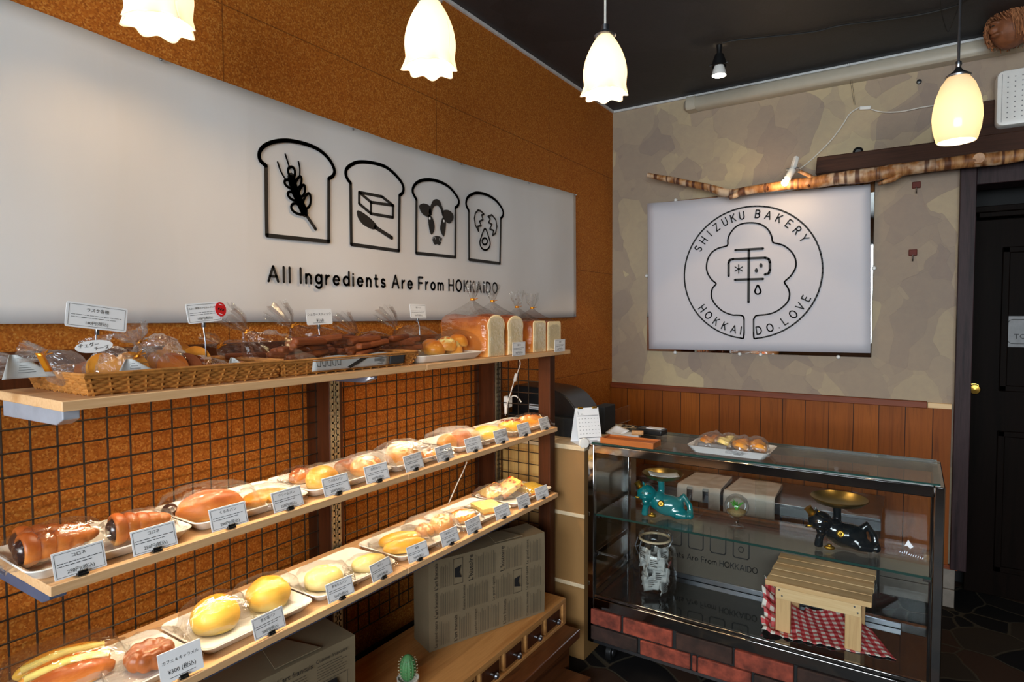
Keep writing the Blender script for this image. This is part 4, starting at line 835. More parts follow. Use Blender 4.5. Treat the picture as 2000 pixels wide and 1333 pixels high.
neck_bag('rusk_bag', 'bag of dark rusks lying behind the standing printed paper', .33, [(352, 734, .02, .008), (338, 726, .05, .022), (306, 716, .056, .034), (280, 704, .04, .026), (268, 694, .008, .008), (262, 688, .016, .014), (254, 682, .02, .016)], [rusk(.01, .0, .03, 1.3, .034, 'brownb'), rusk(.01, .03, .028, 1.2, .034, 'stick'), rusk(.0, .05, .026, 1.1, .03, 'brownb')], 40, KG)
neck_bag('rusk_bag', 'flat bag of pale cookies at the right end of the rusk basket', .31, [(458, 724, .02, .006), (440, 722, .05, .014), (405, 718, .058, .024), (376, 714, .04, .02), (362, 708, .008, .008), (354, 702, .016, .012), (344, 698, .022, .014)], [rusk(.01, -.03, .016, .4, .032, 'cookie', .3), rusk(.0, .02, .018, .2, .034, 'cookie', .25), rusk(.02, .06, .014, .6, .03, 'cookie', .2)], 41, KG)
neck_bag('rusk_bag', 'silvery bag cut off by the left edge behind the rusk basket', .235, [(-70, 736, .02, .01), (-50, 724, .045, .03), (-22, 716, .045, .03), (6, 710, .036, .02), (30, 711, .008, .008), (38, 711, .012, .010), (46, 712, .016, .012)], [rusk(.0, .0, .03, 1.2, mat='cookie')], 42, KG, 'filmh')
for gx, gy, lb in ((86, 708, 'gold tape strip on the frosted rusk bag'),):
    q = at(gx, gy, 'x', .345); g = MB(); g.grid(lambda u, v: Vector((.006 * sin(u * 3), (u - .5) * .012 + .014 * (v - .5), -(v - .5) * .034)), 4, 6)
    tag(g.build('gold_tape', 'orange', loc=None, solid=.0006), lb, 'tape').location = q
# loaves
def loaf(label, px0, px1, pyt, square, seed, depth=.21):
    x1 = .41; a, b = at(px0, 690, 'x', x1), at(px1, 690, 'x', x1); W = (b.y - a.y); H = at((px0 + px1) / 2, pyt, 'x', x1).z - Z1 - .001
    t = thing('bagged_loaf', label, 'bread', (x1 - depth / 2, (a.y + b.y) / 2, Z1 + .001), 0, 'bagged loaves on the upper shelf'); w = W / 2 * .94
    if square: out = [(-w, 0), (w, 0), (w, H - .010)] + arc(w - .012, H - .012, .012, .012, 0, 90, 4) + arc(-w + .012, H - .012, .012, .012, 90, 180, 4)
    else: out = [(-w * .96, 0), (w * .96, 0), (w * .94, H * .60), (w * 1.0, H * .70)] + arc(0, H * .74, w * 1.02, H * .26, 0, 180, 14) + [(-w * 1.0, H * .70), (-w * .94, H * .60)]
    rs = []; cy = H / 2
    for i in range(9):
        u = i / 8; s = 1 - .05 * max(0, u - .85) / .15; x = depth / 2 - u * depth; hump = 1 + (.03 * sin(u * 9) if not square else 0)
        rs.append([Vector((x, y * s, z * (hump if z > H * .6 else 1))) for y, z in out])
    MB().rings(rs, True, (False, True)).build('crust', 'crust', t, smooth=50)
    o2 = [(y * .93, .004 + (z) * .955) for y, z in out]; f = MB(); f.rings([[Vector((depth / 2, y, z)) for y, z in out], [Vector((depth / 2 + .002, y, z)) for y, z in o2]], True, (False, True)); f.build('cut_face', 'crumb', t, smooth=0)
    zz = [.0, .02, H * .5, H * .9, H + .006, H + .028, H + .045, H + .055, H + .068, H + .09, H + .115]
    ra = [W / 2, W / 2 + .003, W / 2 + .003, W / 2 + .003, W * .42, W * .24, W * .10, .007, .014, .026, .036]; rb = [depth / 2 + .003, depth / 2 + .006, depth / 2 + .006, depth / 2 + .005, depth * .40, depth * .2, depth * .08, .007, .012, .02, .024]
    pw = [5, 5, 5, 5, 4, 3, 2, 2, 2, 2, 2]; rr = random.Random(seed); P = []
    for i, z in enumerate(zz): P.append((.0 + .004 * nz((z, 0, 0), 20, seed), .006 * nz((z, 1, 0), 20, seed), z) + (ra[i], rb[i], pw[i]))
    P = spline(P, 3); kn = 21; rs = []
    for i, q in enumerate(P):
        ring = superring(Vector(q[:3]), Vector((0, 1, 0)), Vector((1, 0, 0)), q[3], q[4], 32, q[5])
        for k in range(32):
            d = ring[k] - Vector(q[:3]); f_ = 1 + (.04 if i > 12 else .004) * (1 if k % 2 else -1) + (.16 * (1 if k % 3 else -1) if i > 22 else 0) + (.03 if i > 12 else .006) * nz(ring[k], 24, seed) + (.02 if i > 12 else 0) * rr.uniform(-1, 1); ring[k] = Vector(q[:3]) + d * f_
            if i > 24: ring[k].z += .014 * nz(ring[k], 40, seed)
        rs.append(ring)
    MB().rings(rs, True, (False, False)).build('plastic_bag', 'film', t, smooth=30)
    k = Vector(P[kn][:3]); b = MB(); b.lathe([(.008, -.004), (.0095, 0), (.008, .004)], 12, k); b.tube([k + Vector((.006, 0, 0)), k + Vector((.012, .016, .004))], .0012, 5); b.tube([k + Vector((.006, 0, 0)), k + Vector((.012, -.014, -.002))], .0012, 5); b.build('twist_tie', 'orange', t)
loaf('domed loaf next to the tray of rolls, leftmost of the bagged loaves', 951, 987, 615, False, 61); loaf('domed bagged loaf with a price card at its foot', 990, 1023, 617, False, 62)
loaf('flat topped bagged loaf right of the two domed loaves', 1040, 1067, 627, True, 63); loaf('last flat topped bagged loaf at the till end of the upper shelf', 1068, 1096, 628, True, 64)

# ------------------------------------------------------------------ price cards
def price_card(label, loc, w, h, lines, lean=.30, rz=90, clip=True, border=True, hand=False, yaw=0, group='price cards of the breads', under=False):
    t = thing('price_card', label, 'price card', loc, radians(rz + yaw), group); ca, sa = cos(lean), sin(lean)
    T = lambda x, y, d=.0: Vector((x, y * sa - d * ca, y * ca + .004 - d * sa * -1 * -1))
    MB().prism([(-w / 2, 0), (w / 2, 0), (w / 2, h), (-w / 2, h)], lambda x, y: T(x, y, -.0006), lambda x, y: T(x, y, .0006)).build('card', 'card', t, smooth=0)
    p = MB(); F = lambda x, y: T(x, y, .0011)
    if border: p.stroke([(-w * .46, h * .07), (w * .46, h * .07), (w * .46, h * .93), (-w * .46, h * .93)], .0006, F, True)
    for s, y, sz in lines: p.text(s, 0, y * h, sz * h, F)
    if not hand:
        q = random.Random(sum(map(ord, label)) % 999)
        for k, yy in enumerate((.56, .46)):
            x = -w * .42
            while x < w * (.40 if k == 0 else .2): l = q.uniform(.004, .012); p.stroke([(x, yy * h), (min(x + l, w * .43), yy * h)], .0011, F); x += l + .0024
    else: p.stroke([(-w * .3, h * .12), (w * .3, h * .13)], .0009, F)
    p.build('print', 'ink', t, smooth=0)
    if clip:
        c = MB(); c.box((0, .004, .004), (.018, .022, .004)); c.box((0, -.004, .007), (.016, .003, .008)); c.build('clip_foot', 'black', t, bevel=.0008)
    return t
def std(title, price): return [(title, .72, .17), (price + '円(税込)', .16, .185)]
mid = [(155, 1122, 'コロネ', '250', 'front of the cornet pair'), (306, 1079, 'コロネ', '250', 'front of the single cornet'), (453, 1034, 'くるみパン', '290', 'front of the walnut roll'), (572, 999, 'クリームパン', '250', 'front of the cream bun'), (667, 969, 'つぶあんパン', '250', 'front of the seed topped bun'), (751, 945, '自家豆パン', '300', 'front of the ring bun'),
       (822, 922, 'さつまいも豆パン', '300', 'front of the gratin bread'), (876, 902, '塩あんぱん', '250', 'front of the flat orange bun'), (931, 884, 'ロールパン', '200', 'front of the brown rolls'), (977, 866, 'メロンパン', '250', 'front of the round pale bun'), (1029, 853, 'ウインナー', '300', 'front of the sauce striped bun'), (1066, 840, 'やきそば', '300', 'front of the long bun with dark strips')]
for px, py, ti, pr_, wh in mid:
    q = at(px, py, 'z', Z2); price_card('white price card at the ' + wh + ', middle shelf', (.417, q.y, Z2), .082, .046, std(ti, pr_), yaw=R.uniform(-6, 5))
low = [(537, 1244, '雪と塩パン', '300', 'front of the second golden bun'), (672, 1173, '粉米もちパン', '250', 'front of the pale soft bun'), (748, 1131, '塩パン', '200', 'front of the crescent bun'), (823, 1097, '角食', '200', 'front of the glazed horns'), (886, 1066, '小倉あんパン', '300', 'front of the cheese buns'), (938, 1044, 'たまごパン', '250', 'front of the flat pastry'), (990, 1015, 'シュガートースト', '200', 'front of the square toast'), (1031, 994, 'ピザトースト', '250', 'front of the pizza toasts'), (1064, 976, 'プリン', '250', 'front of the yellow toast')]
for px, py, ti, pr_, wh in low:
    q = at(px, py, 'z', Z3); price_card('white price card at the ' + wh + ', lower shelf', (.417, q.y, Z3), .082, .046, std(ti, pr_), yaw=R.uniform(-6, 4))
q = at(345, 1318, 'z', Z3); price_card('handwritten card in front of the cruller reading 300 yen', (.417, q.y, Z3), .084, .058, [('カフェ & キャラメル', .62, .135), ('¥300 (税込)', .26, .19)], hand=True, border=False, yaw=-4)
for a, b, ti, pr_, lb in ((1013, 694, '食パン', '460', 'price card hanging on the shelf edge under the domed loaves'), (1093, 686, '角食', '460', 'price card hanging on the shelf edge under the last loaf')):
    q = at(a, b, 'x', .43); price_card(lb, (.431, q.y, q.z - .006), .086, .05, std(ti, pr_), lean=-.02, clip=False)
def sign(name, label, x, foot, card, w, h, lines, hand=False, border=True, lean=.1, roll=0.0, yaw=0, extra=None):
    f, c = at(foot[0], foot[1], 'x', x), at(card[0], card[1], 'x', x)
    t = thing(name, label, 'price sign', (x, f.y, f.z), 0, 'price signs on wire stands of the upper shelf'); d = c - f
    MB().tube([(0, 0, 0), (0, d.y * .2, d.z * .5), (-.004, d.y, d.z)], .0016, 6).build('wire_stand', 'steel', t)
    MB().box((-.002, d.y, d.z - .004), (.008, .006, .022)).build('clip', 'steel', t, bevel=.001)
    ca, sa = cos(roll), sin(roll); cy = cos(radians(yaw)); sy = sin(radians(yaw))
    T = lambda a, b, k=0.0: Vector((-(b + h / 2) * lean + k + .004 - (a * ca - b * sa) * sy, d.y + (a * ca - b * sa) * cy, d.z + h * .42 + a * sa + b * ca))
    r_ = .004; out = [(x_, y_) for x_, y_ in arc(w / 2 - r_, h / 2 - r_, r_, r_, 0, 90, 4) + arc(-w / 2 + r_, h / 2 - r_, r_, r_, 90, 180, 4) + arc(-w / 2 + r_, -h / 2 + r_, r_, r_, 180, 270, 4) + arc(w / 2 - r_, -h / 2 + r_, r_, r_, 270, 360, 4)]
    MB().prism(out, lambda a, b: T(a, b, -.0006), lambda a, b: T(a, b, .0006)).build('card', 'card', t, smooth=0)
    p = MB(); F = lambda a, b: T(a, b, .0012)
    if border: p.stroke([(-w * .46, -h * .42), (w * .46, -h * .42), (w * .46, h * .42), (-w * .46, h * .42)], .0006, F, True)
    for s, y, sz in lines: p.text(s, 0, (y - .5) * h, sz * h, F)
    if not hand:
        for yy in (.52, .42):
            xx = -w * .42; q = random.Random(int(w * 1e4 + yy * 100))
            while xx < w * (.40 if yy > .5 else .3): l = q.uniform(.003, .010); p.stroke([(xx, (yy - .5) * h), (min(xx + l, w * .43), (yy - .5) * h)], .0008, F); xx += l + .002
    else: p.stroke([(-w * .28, -h * .38), (w * .24, -h * .36)], .0009, F)
    p.build('print', 'ink', t, smooth=0)
    if extra: extra(t, T, w, h)
    return t
def badge(t, T, w, h):
    e = MB(); e.prism([(w * .5 + .013 * cos(a), h * .08 + .0165 * sin(a)) for a in [k * pi / 12 for k in range(24)]], lambda a, b: T(a, b, .0014), lambda a, b: T(a, b, .0026)); o = e.build('red_badge', 'red', t, smooth=0)
    g = MB()
    for dx, dy in ((-.005, .002), (0, 0), (.005, -.002)): g.stroke([(w * .5 + dx - .001, h * .08 + dy - .001), (w * .5 + dx + .001, h * .08 + dy + .001)], .003, lambda a, b: T(a, b, .0030))
    g.build('badge_print', 'ink', o, smooth=0)
    g = MB(); g.stroke([(w * .5 - .002, h * .08 + .012), (w * .5 + .005, h * .08 + .009)], .0014, lambda a, b: T(a, b, .003)); g.stroke([(w * .5 - .006, h * .08 - .009), (w * .5 + .001, h * .08 - .012)], .0014, lambda a, b: T(a, b, .003)); g.build('badge_line', 'card', o, smooth=0)
sign('price_sign', 'wide price sign for assorted rusks standing in the left basket', .30, (188, 690), (190, 640), .108, .048, [('ラスク各種', .68, .17), ('140円(税込)', .16, .17)], roll=-.14)
sign('price_sign', 'price sign with a round red badge at the right of the rusk basket', .31, (403, 712), (398, 627), .078, .044, [('みよい農園のかぼちゃクッキー', .70, .11), ('190円(税込)', .16, .16)], roll=.10, extra=badge)
sign('price_sign', 'handwritten sugar stick price sign reading 160 yen', .29, (624, 668), (623, 632), .085, .042, [('シュガースティック', .60, .21), ('¥160', .18, .28)], hand=True, border=False, roll=.03)
sign('price_sign', 'small price sign above the bags of small rolls', .28, (820, 655), (816, 620), .076, .046, [('塩ロール', .72, .13), ('350円(税込)', .16, .15)], roll=-.02)
ov = at(184, 677, 'x', .345); ot = thing('oval_tag', 'oval handwritten cheddar cheese tag on the upright rusk bag', 'tag', ov); e = MB()
OT = lambda a, b, k=0.0: Vector((k - b * .3, a * cos(.1) - b * sin(.1), b * cos(.1) + a * sin(.1)))
e.prism([(.032 * cos(a), .0115 * sin(a)) for a in [k * pi / 16 for k in range(32)]], lambda a, b: OT(a, b), lambda a, b: OT(a, b, .001)); e.build('card', 'card', ot, smooth=0)
e = MB(); e.text('チェダー', -.009, .0005, .009, lambda a, b: OT(a, b, .0016)); e.text('チーズ', .011, -.0075, .009, lambda a, b: OT(a, b, .0016)); e.build('print', 'ink', ot, smooth=0)
# ------------------------------------------------------------------ lamps
def ruffled(mb, r0, h, seed, lobes=8):
    def fn(u, v):
        a = 2 * pi * u; t = v
        r = (.22 + .78 * sin(min(t * 1.5, 1) * pi / 2) ** .8) * r0 * (1 - .10 * max(0, t - .66) / .34); z = -h * t
        if t > .82:
            e = (t - .82) / .18; wv = cos(lobes * a + seed); r += e ** 1.2 * (.008 + .006 * wv) * (1 + .25 * cos(3 * a + seed)); z += e ** 1.5 * .0035 * (1 - wv)
        return Vector((r * cos(a), r * sin(a), z))
    mb.grid(fn, 108, 30); return mb
def shade_mat(name, e):
    t = NT(name); t.n.remove(t.b); c = (1, .93, .80, 1)
    d = t.new('BsdfDiffuse'); d.inputs[0].default_value = c; tl = t.new('BsdfTranslucent'); tl.inputs[0].default_value = c; g = t.new('BsdfGlossy'); g.inputs['Roughness'].default_value = .15
    a = t.new('MixShader'); a.inputs[0].default_value = .6; t.link(d.outputs[0], a.inputs[1]); t.link(tl.outputs[0], a.inputs[2])
    b = t.new('MixShader'); b.inputs[0].default_value = .06; t.link(a.outputs[0], b.inputs[1]); t.link(g.outputs[0], b.inputs[2])
    em = t.new('Emission'); em.inputs[0].default_value = (1, .84, .58, 1); em.inputs[1].default_value = e
    s = t.new('AddShader'); t.link(b.outputs[0], s.inputs[0]); t.link(em.outputs[0], s.inputs[1]); t.link(s.outputs[0], t.out.inputs[0]); return t.m
M['shade'] = shade_mat('opal_glass_shade', .32); M['shade2'] = shade_mat('opal_oval_shade', .06)
def lamp_light(t, z, e, r=.02):
    l = bpy.data.lights.new('bulb_light', 'POINT'); l.energy = e; l.color = WARM; l.shadow_soft_size = r
    o = bpy.data.objects.new('bulb_light', l); o.parent = t; o.location = (0, 0, z); COL.objects.link(o)
PEND = 2.2
def pendant(label, p, r0, h, seed, cordm='cordw', e=PEND):
    t = thing('pendant_lamp', label, 'pendant lamp', p, 0, 'tulip pendant lamps'); top = h
    ruffled(MB(), r0, h, seed).build('lamp_shade', 'shade', t, smooth=80, solid=.002).location.z = top
    MB().lathe([(.012, top + .028), (.013, top + .012), (.034, top - .004), (.03, top - .008)], 24).build('cap', 'steel', t)
    MB().lathe([(.012, top - .01), (.014, top - .05), (0, top - .05)], 16).build('socket', 'white', t)
    MB().ball((0, 0, top - .095), (.022, .022, .034), 18, 12).build('bulb', 'bulb', t)
    c = MB(); c.tube([(0, 0, top + .024), (0, 0, ZC - p[2] - .004)], .0035, 8); c.build('cord', cordm, t); lamp_light(t, .035, e)
    MB().lathe([(.045, ZC - p[2] - .001), (.045, ZC - p[2] - .012), (.012, ZC - p[2] - .03), (0, ZC - p[2] - .03)], 24).build('ceiling_rose', 'white', t)
pendant('ruffled tulip pendant lamp cut off by the top edge at the far left', (.286, -2.982, 2.058), .066, .185, .3, e=2)
pendant('middle ruffled tulip pendant lamp hanging in front of the cork wall', (.561, -2.429, 2.09), .066, .185, 1.2, e=5)
pendant('ruffled tulip pendant lamp on a white cord in front of the dark ceiling', (.828, -1.924, 2.12), .066, .185, 2.3, e=7)
t = thing('pendant_lamp', 'oval smooth pendant lamp on a steel rod near the dark door', 'pendant lamp', (1.751, -.945, 2.065)); q = MB()
q.lathe([(.016, .235), (.034, .228), (.052, .20), (.066, .16), (.074, .115), (.076, .085), (.072, .045), (.062, .004), (.058, 0), (.060, .006), (.070, .046), (.074, .085), (.072, .115), (.064, .158), (.05, .198), (.032, .225), (.016, .232)], 40); q.build('lamp_shade', 'shade2', t, smooth=80)
MB().lathe([(.004, .285), (.009, .282), (.011, .272), (.008, .262), (.014, .250), (.040, .232), (.038, .226)], 24).build('cap', 'steel', t); MB().tube([(0, 0, .28), (0, 0, .52)], .0045, 8).build('rod', 'steel', t); MB().tube([(0, 0, .515), (.002, 0, .6), (0, 0, ZC - 2.065 - .005)], .0022, 6).build('cord', 'cordb', t)
MB().ball((0, 0, .10), (.022, .022, .04), 16, 12).build('bulb', 'bulb', t); lamp_light(t, .06, 2.2)
sp = at(1405, 88, 'z', 2.75); t = thing('ceiling_spotlight', 'small black ceiling spotlight with a lit reflector bulb and a wandering cord', 'spotlight', (sp.x, sp.y, 2.75))
MB().tube([(0, 0, -.002), (0, 0, -.03), (0, -.004, -.055)], [.014, .012, .012], 12).build('stem', 'black', t); h_ = MB(); h_.lathe([(.020, -.045), (.030, -.075), (.036, -.10), (.034, -.102)], 20); h_.tube([(-.045, 0, -.09), (.045, 0, -.09)], .006, 8); h_.build('holder', 'black', t)
MB().lathe([(.018, -.088), (.026, -.11), (.034, -.14), (.033, -.145)], 20).build('reflector_bulb', 'white', t); MB().lathe([(.032, -.146), (.012, -.15), (0, -.15)], 16).build('bulb_face', 'bulb', t)
l = bpy.data.lights.new('spot_light', 'SPOT'); l.energy = 10; l.color = WARM; l.spot_size = radians(80); l.shadow_soft_size = .02; o = bpy.data.objects.new('spot_light', l); o.parent = t; o.location = (0, 0, -.17); COL.objects.link(o)
q = [at(a, b, 'z', 2.742) - Vector(t.location) for a, b in ((1412, 84), (1440, 78), (1500, 72), (1590, 62), (1640, 50), (1720, 40), (1800, 28), (1870, 10), (1900, -10))]; MB().tube(spline([tuple(x) for x in q], 4), .004, 6).build('cord', 'cordb', t)
q = [at(a, b, 'z', 2.745 - d) for a, b, d in ((1836, 0, 0), (1840, 30, .03), (1851, 62, .07), (1862, 40, .04), (1876, 0, 0))]; b = MB(); b.tube(spline([tuple(x) for x in q], 5), .0016, 5); tag(b.build('wire_hook', 'cordb', loc=q[0]), 'thin bent black wire loop hanging from the dark ceiling', 'wire')

# ------------------------------------------------------------------ on the back wall
dct = MB(); pr = [(-.001, .0), (-.058, .004), (-.068, .018), (-.068, .06), (-.058, .074), (-.001, .078)]
a, b_ = at(1345, 205, 'y', -.04), at(2000, 90, 'y', -.04)
t = thing('pipe_cover', 'white plastic pipe cover running just under the ceiling on the plaster wall', 'pipe cover', (.50, 0, 2.648)); z0 = 2.0
dct.rings([[Vector((x, y * k, .039 + (z - .039) * k)) for y, z in pr] for x, k in ((-.03, .55), (-.012, .86), (.01, 1), (1.9, 1))]); dct.build('duct', 'duct', t, smooth=50)
c = MB(); c.rings([[Vector((x, y * 1.06 - .0, .039 + (z - .039) * 1.08)) for y, z in pr] for x in (-.008, .045)]); c.build('end_cap', 'duct', t, smooth=50)
bm_ = MB(); q = [(1.193, 2.176), (3.2, 2.18), (3.2, 2.27), (1.75, 2.262), (1.2, 2.262)]
bm_.prism(q, lambda x, z: Vector((x, -.13, z)), lambda x, z: Vector((x, -.002, z))); tag(bm_.build('wooden_beam', 'beam', loc=(1.9, -.002, 2.176), bevel=.004), 'dark rough wooden beam above the branch and the door', 'beam')
u = B(1.70, 3.2, -.045, -.002, 2.275, 2.44).build('dark_board', 'beam', loc=(2.2, -.002, 2.275), bevel=.003); tag(u, 'dark brown board on the wall behind the oval lamp', 'board')
br = [(1265, 342, .012), (1300, 350, .015), (1340, 358, .016), (1385, 368, .018), (1425, 377, .020), (1462, 372, .020), (1500, 366, .021), (1540, 360, .023), (1580, 357, .026), (1640, 349, .028), (1712, 340, .030), (1760, 332, .027), (1820, 324, .025), (1900, 314, .027), (1960, 308, .025), (2010, 302, .022), (2100, 292, .02)]
def mk_bark():
    t = NT('birch_bark'); v = t.coord(scale=(1, 1, 1)); n = t.noise(t.coord(scale=(16, 4, 4)), 3, 4, .6); w_ = t.noise(t.coord(scale=(30, 3, 3)), 1.0, 2); k = t.noise(v, 9, 3)
    c = t.ramp(n, [(.3, lin(112, 66, 30)), (.5, lin(156, 102, 54)), (.66, lin(186, 140, 92))]); c = t.mix(t.ramp(k, [(.50, (0, 0, 0)), (.60, (.75, .75, .75))]), c, lin(216, 192, 164)); c = t.mix(t.ramp(w_, [(.56, (0, 0, 0)), (.62, (.9, .9, .9))]), c, lin(76, 36, 18))
    t.col(c); t.set(Roughness=.6); t.bump(n, .4, .004); return t.m
M['bark'] = mk_bark()
t = thing('birch_branch', 'long birch branch mounted across the wall above the poster', 'branch', at(1265, 342, 'y', -.16)); o = Vector(t.location)
P = spline([tuple(at(a, b, 'y', -.16) - o) + (r,) for a, b, r in br], 4); b = MB(); b.tube([Vector(q[:3]) + Vector((0, .004 * nz(q[:3], 9), .005 * nz(q[:3], 7, 2))) for q in P], [q[3] * 1.15 * (1 + .10 * nz(q[:3], 14, 4)) for q in P], 18); b.build('bark_stem', 'bark', t, smooth=60)
def twig(pl, rs, nm='twig'): b = MB(); b.tube([at(a, c, 'y', y) - o for a, c, y in pl], rs, 12); b.build(nm, 'bark', t)
twig([(1452, 372, -.165), (1436, 382, -.185), (1424, 386, -.20)], [.018, .015, .012]); twig([(1595, 352, -.16), (1578, 342, -.17), (1560, 334, -.175)], [.012, .010, .009]); twig([(1770, 330, -.165), (1745, 350, -.17), (1715, 360, -.17)], [.018, .014, .008])
b = MB(); kp = at(1912, 309, 'y', -.188) - o; b.lathe([(.024, 0), (.022, .003), (0, .004)], 20, kp, m=Matrix.Rotation(radians(100), 3, 'X')); b.build('cut_knot', 'oak', t)
for kx, ky in ((1500, 367), (1628, 352), (1580, 360)):
    b = MB(); b.ball(at(kx, ky, 'y', -.178) - o, (.010, .008, .015), 12, 8); b.build('dark_knot', 'post', t)
# clip lamp on the branch
q = at(1545, 335, 'y', -.20); t = thing('clip_lamp', 'white clip lamp with a small lit bulb clipped on the branch', 'clip lamp', q); o = Vector(t.location); p1 = at(1556, 306, 'y', -.19) - o; p2 = at(1548, 332, 'y', -.20) - o; p3 = at(1538, 349, 'y', -.22) - o; p4 = at(1533, 357, 'y', -.232) - o
b = MB(); b.tube([p1, p1.lerp(p2, .5), p2], [.013, .016, .014], 4); b.build('clip', 'white', t, bevel=.002); b = MB(); b.tube([p2, p2.lerp(p3, .3), p3], [.018, .019, .016], 16); b.build('socket', 'white', t); b = MB(); b.tube([p2 + Vector((-.03, 0, .004)), p2 + Vector((.03, 0, .004))], .006, 8); b.build('wing_screw', 'steel', t); b = MB(); b.ball(p4, .017, 16, 12); b.build('bulb', 'bulb', t)
l = bpy.data.lights.new('clip_light', 'POINT'); l.energy = 1.6; l.color = WARM; l.shadow_soft_size = .02; o2 = bpy.data.objects.new('clip_light', l); o2.parent = t; o2.location = p4 + Vector((-.008, -.03, -.02)); COL.objects.link(o2)
q = at(1690, 211, 'y', -.012); t = thing('switch_cord', 'white cord with an inline switch looping over the plaster wall', 'cord', q); o = Vector(t.location)
b = MB(); b.box((0, 0, 0), (.052, .016, .018), ry=.12); b.build('inline_switch', 'white', t, bevel=.004)
for pl in ([(1678, 210), (1660, 222), (1645, 245), (1625, 272), (1600, 298), (1578, 318), (1562, 330)], [(1702, 214), (1725, 219), (1760, 218), (1800, 210), (1830, 206), (1880, 203), (1925, 200), (1945, 196)]):
    b = MB(); b.tube(spline([tuple(at(a, c, 'y', -.012) - o) for a, c in pl], 5), .0032, 6); b.build('cord', 'cordw', t)
for dx in (0, 4): b = MB(); b.tube([at(1655 + dx, 122, 'y', -.075) - o, at(1668 + dx * .6, 205, 'y', -.012) - o], .0006, 4); b.build('thread', 'cordb', t)
# perforated speaker
t = thing('wall_speaker', 'white perforated speaker panel on the wall at the right edge', 'speaker', (1.93, -.002, 2.30)); a = .17; hh = .125
b = MB(); b.rings([[Vector((x + a, -d, z + hh)) for x, z, _ in [(p.x, p.y, 0) for p in rrect(a - i, hh - i, .025, 0)]] for d, i in ((0, 0), (.085, 0), (.095, .004), (.097, .012))]); b.build('cabinet', 'white', t, smooth=50)
h_ = MB()
for i in range(11):
    for j in range(9):
        if not (i in (0, 10) or j in (0, 8)) or (i + j) % 1 == 0: h_.flat([(2 * a * (.12 + .076 * i) + .003 * cos(k * pi / 4), 2 * hh * (.14 + .09 * j) + .003 * sin(k * pi / 4)) for k in range(8)], lambda x, z: Vector((x, -.0978, z)))
for i in range(56):
    for q_ in ((.06, .08 + .84 * i / 55), ): h_.flat([(2 * a * q_[0] + .0016 * cos(k * pi / 3), 2 * hh * q_[1] + .0016 * sin(k * pi / 3)) for k in range(6)], lambda x, z: Vector((x, -.0976, z)))
h_.build('perforations', 'grey', t, smooth=0)
# carved coconut head
c = at(1975, 55, 'y', -.2); t = thing('coconut_head', 'carved coconut head with fibre hair hanging at the top right corner', 'ornament', c)
b = MB(); b.ball((0, 0, 0), (.075, .075, .085), 28, 20, lambda d: d * (1 + .06 * nz(d, 2.5, 2))); b.ball((-.062, -.035, -.008), (.022, .02, .018), 12, 10); b.ball((-.052, -.045, -.035), (.022, .022, .010), 12, 8); b.ball((-.056, -.035, .02), (.024, .026, .010), 12, 8); b.build('carved_face', 'carve', t, rm=.004)
b = MB(); MB_e = MB(); MB_e.ball((-.066, -.044, .008), (.006, .006, .004), 10, 6); MB_e.build('eye', 'black', t); rr = random.Random(3)
for k in range(700):
    a = rr.uniform(-pi, pi); e = rr.uniform(.5, 1.45); p = []; L_ = rr.uniform(.5, 1.5) if abs(a + 2.6) > .75 else rr.uniform(.1, .4)
    for j in range(6):
        ee = e - L_ * j / 5; r_ = .084 + .008 * sin(j * 1.3 + k) + .006 * j / 5; d = Vector((cos(a + .06 * j) * cos(ee), sin(a + .06 * j) * cos(ee), sin(ee) * 1.1)); p.append(d * r_)
    b.tube(p, .0020, 3, caps=False)
o = b.build('fibre_hair', 'straw', t); o['kind'] = 'stuff'
for k, (a, c_) in enumerate(((1790, 362), (1783, 494))):
    q = at(a, c_, 'y', -.001); t = thing('wall_hook', ('upper' if k == 0 else 'lower') + ' dark red square hook right of the poster', 'hook', q, 0, 'dark red wall hooks'); MB().box((0, -.006, 0), (.036, .012, .032)).build('plate', 'bloodred', t, bevel=.003); MB().tube([(0, -.012, -.010), (0, -.014, -.036), (0, -.022, -.042), (0, -.026, -.034)], .003, 6).build('hook', 'steel', t)
q = at(1676, 297, 'y', -.001); b = MB(); b.lathe([(.024, 0), (.024, .008), (.018, .012), (.014, .004), (0, .004)], 20, q, m=Matrix.Rotation(radians(90), 3, 'X')); tag(b.build('cable_grommet', 'black', loc=q), 'round black cable grommet in the wall just above the beam', 'grommet')
q = at(1795, 160, 'y', -.001); b = MB(); b.lathe([(.012, 0), (.010, .010), (0, .012)], 14, q, m=Matrix.Rotation(radians(90), 3, 'X')); tag(b.build('wall_plug', 'black', loc=q), 'small dark plug on the plaster below the pipe cover', 'plug')
q = at(1983, 648, 'y', .232); t = thing('door_sign', 'grey plate sign fixed on the dark door', 'sign', (q.x + .05, .2295, q.z)); b = MB(); b.box((0, -.004, 0), (.19, .006, .155)); b.build('plate', 'grey', t, bevel=.002)
b = MB(); F = lambda x, z: Vector((x, -.0075, z)); b.stroke([(p.x, p.y) for p in rrect(.08, .06, .02, 0)], .003, F, True); b.text('TOILET', 0, -.035, .034, F); b.stroke([(.016 * cos(k * pi / 8), .028 + .016 * sin(k * pi / 8)) for k in range(16)], .003, F, True); b.build('print', 'ink', t, smooth=0)
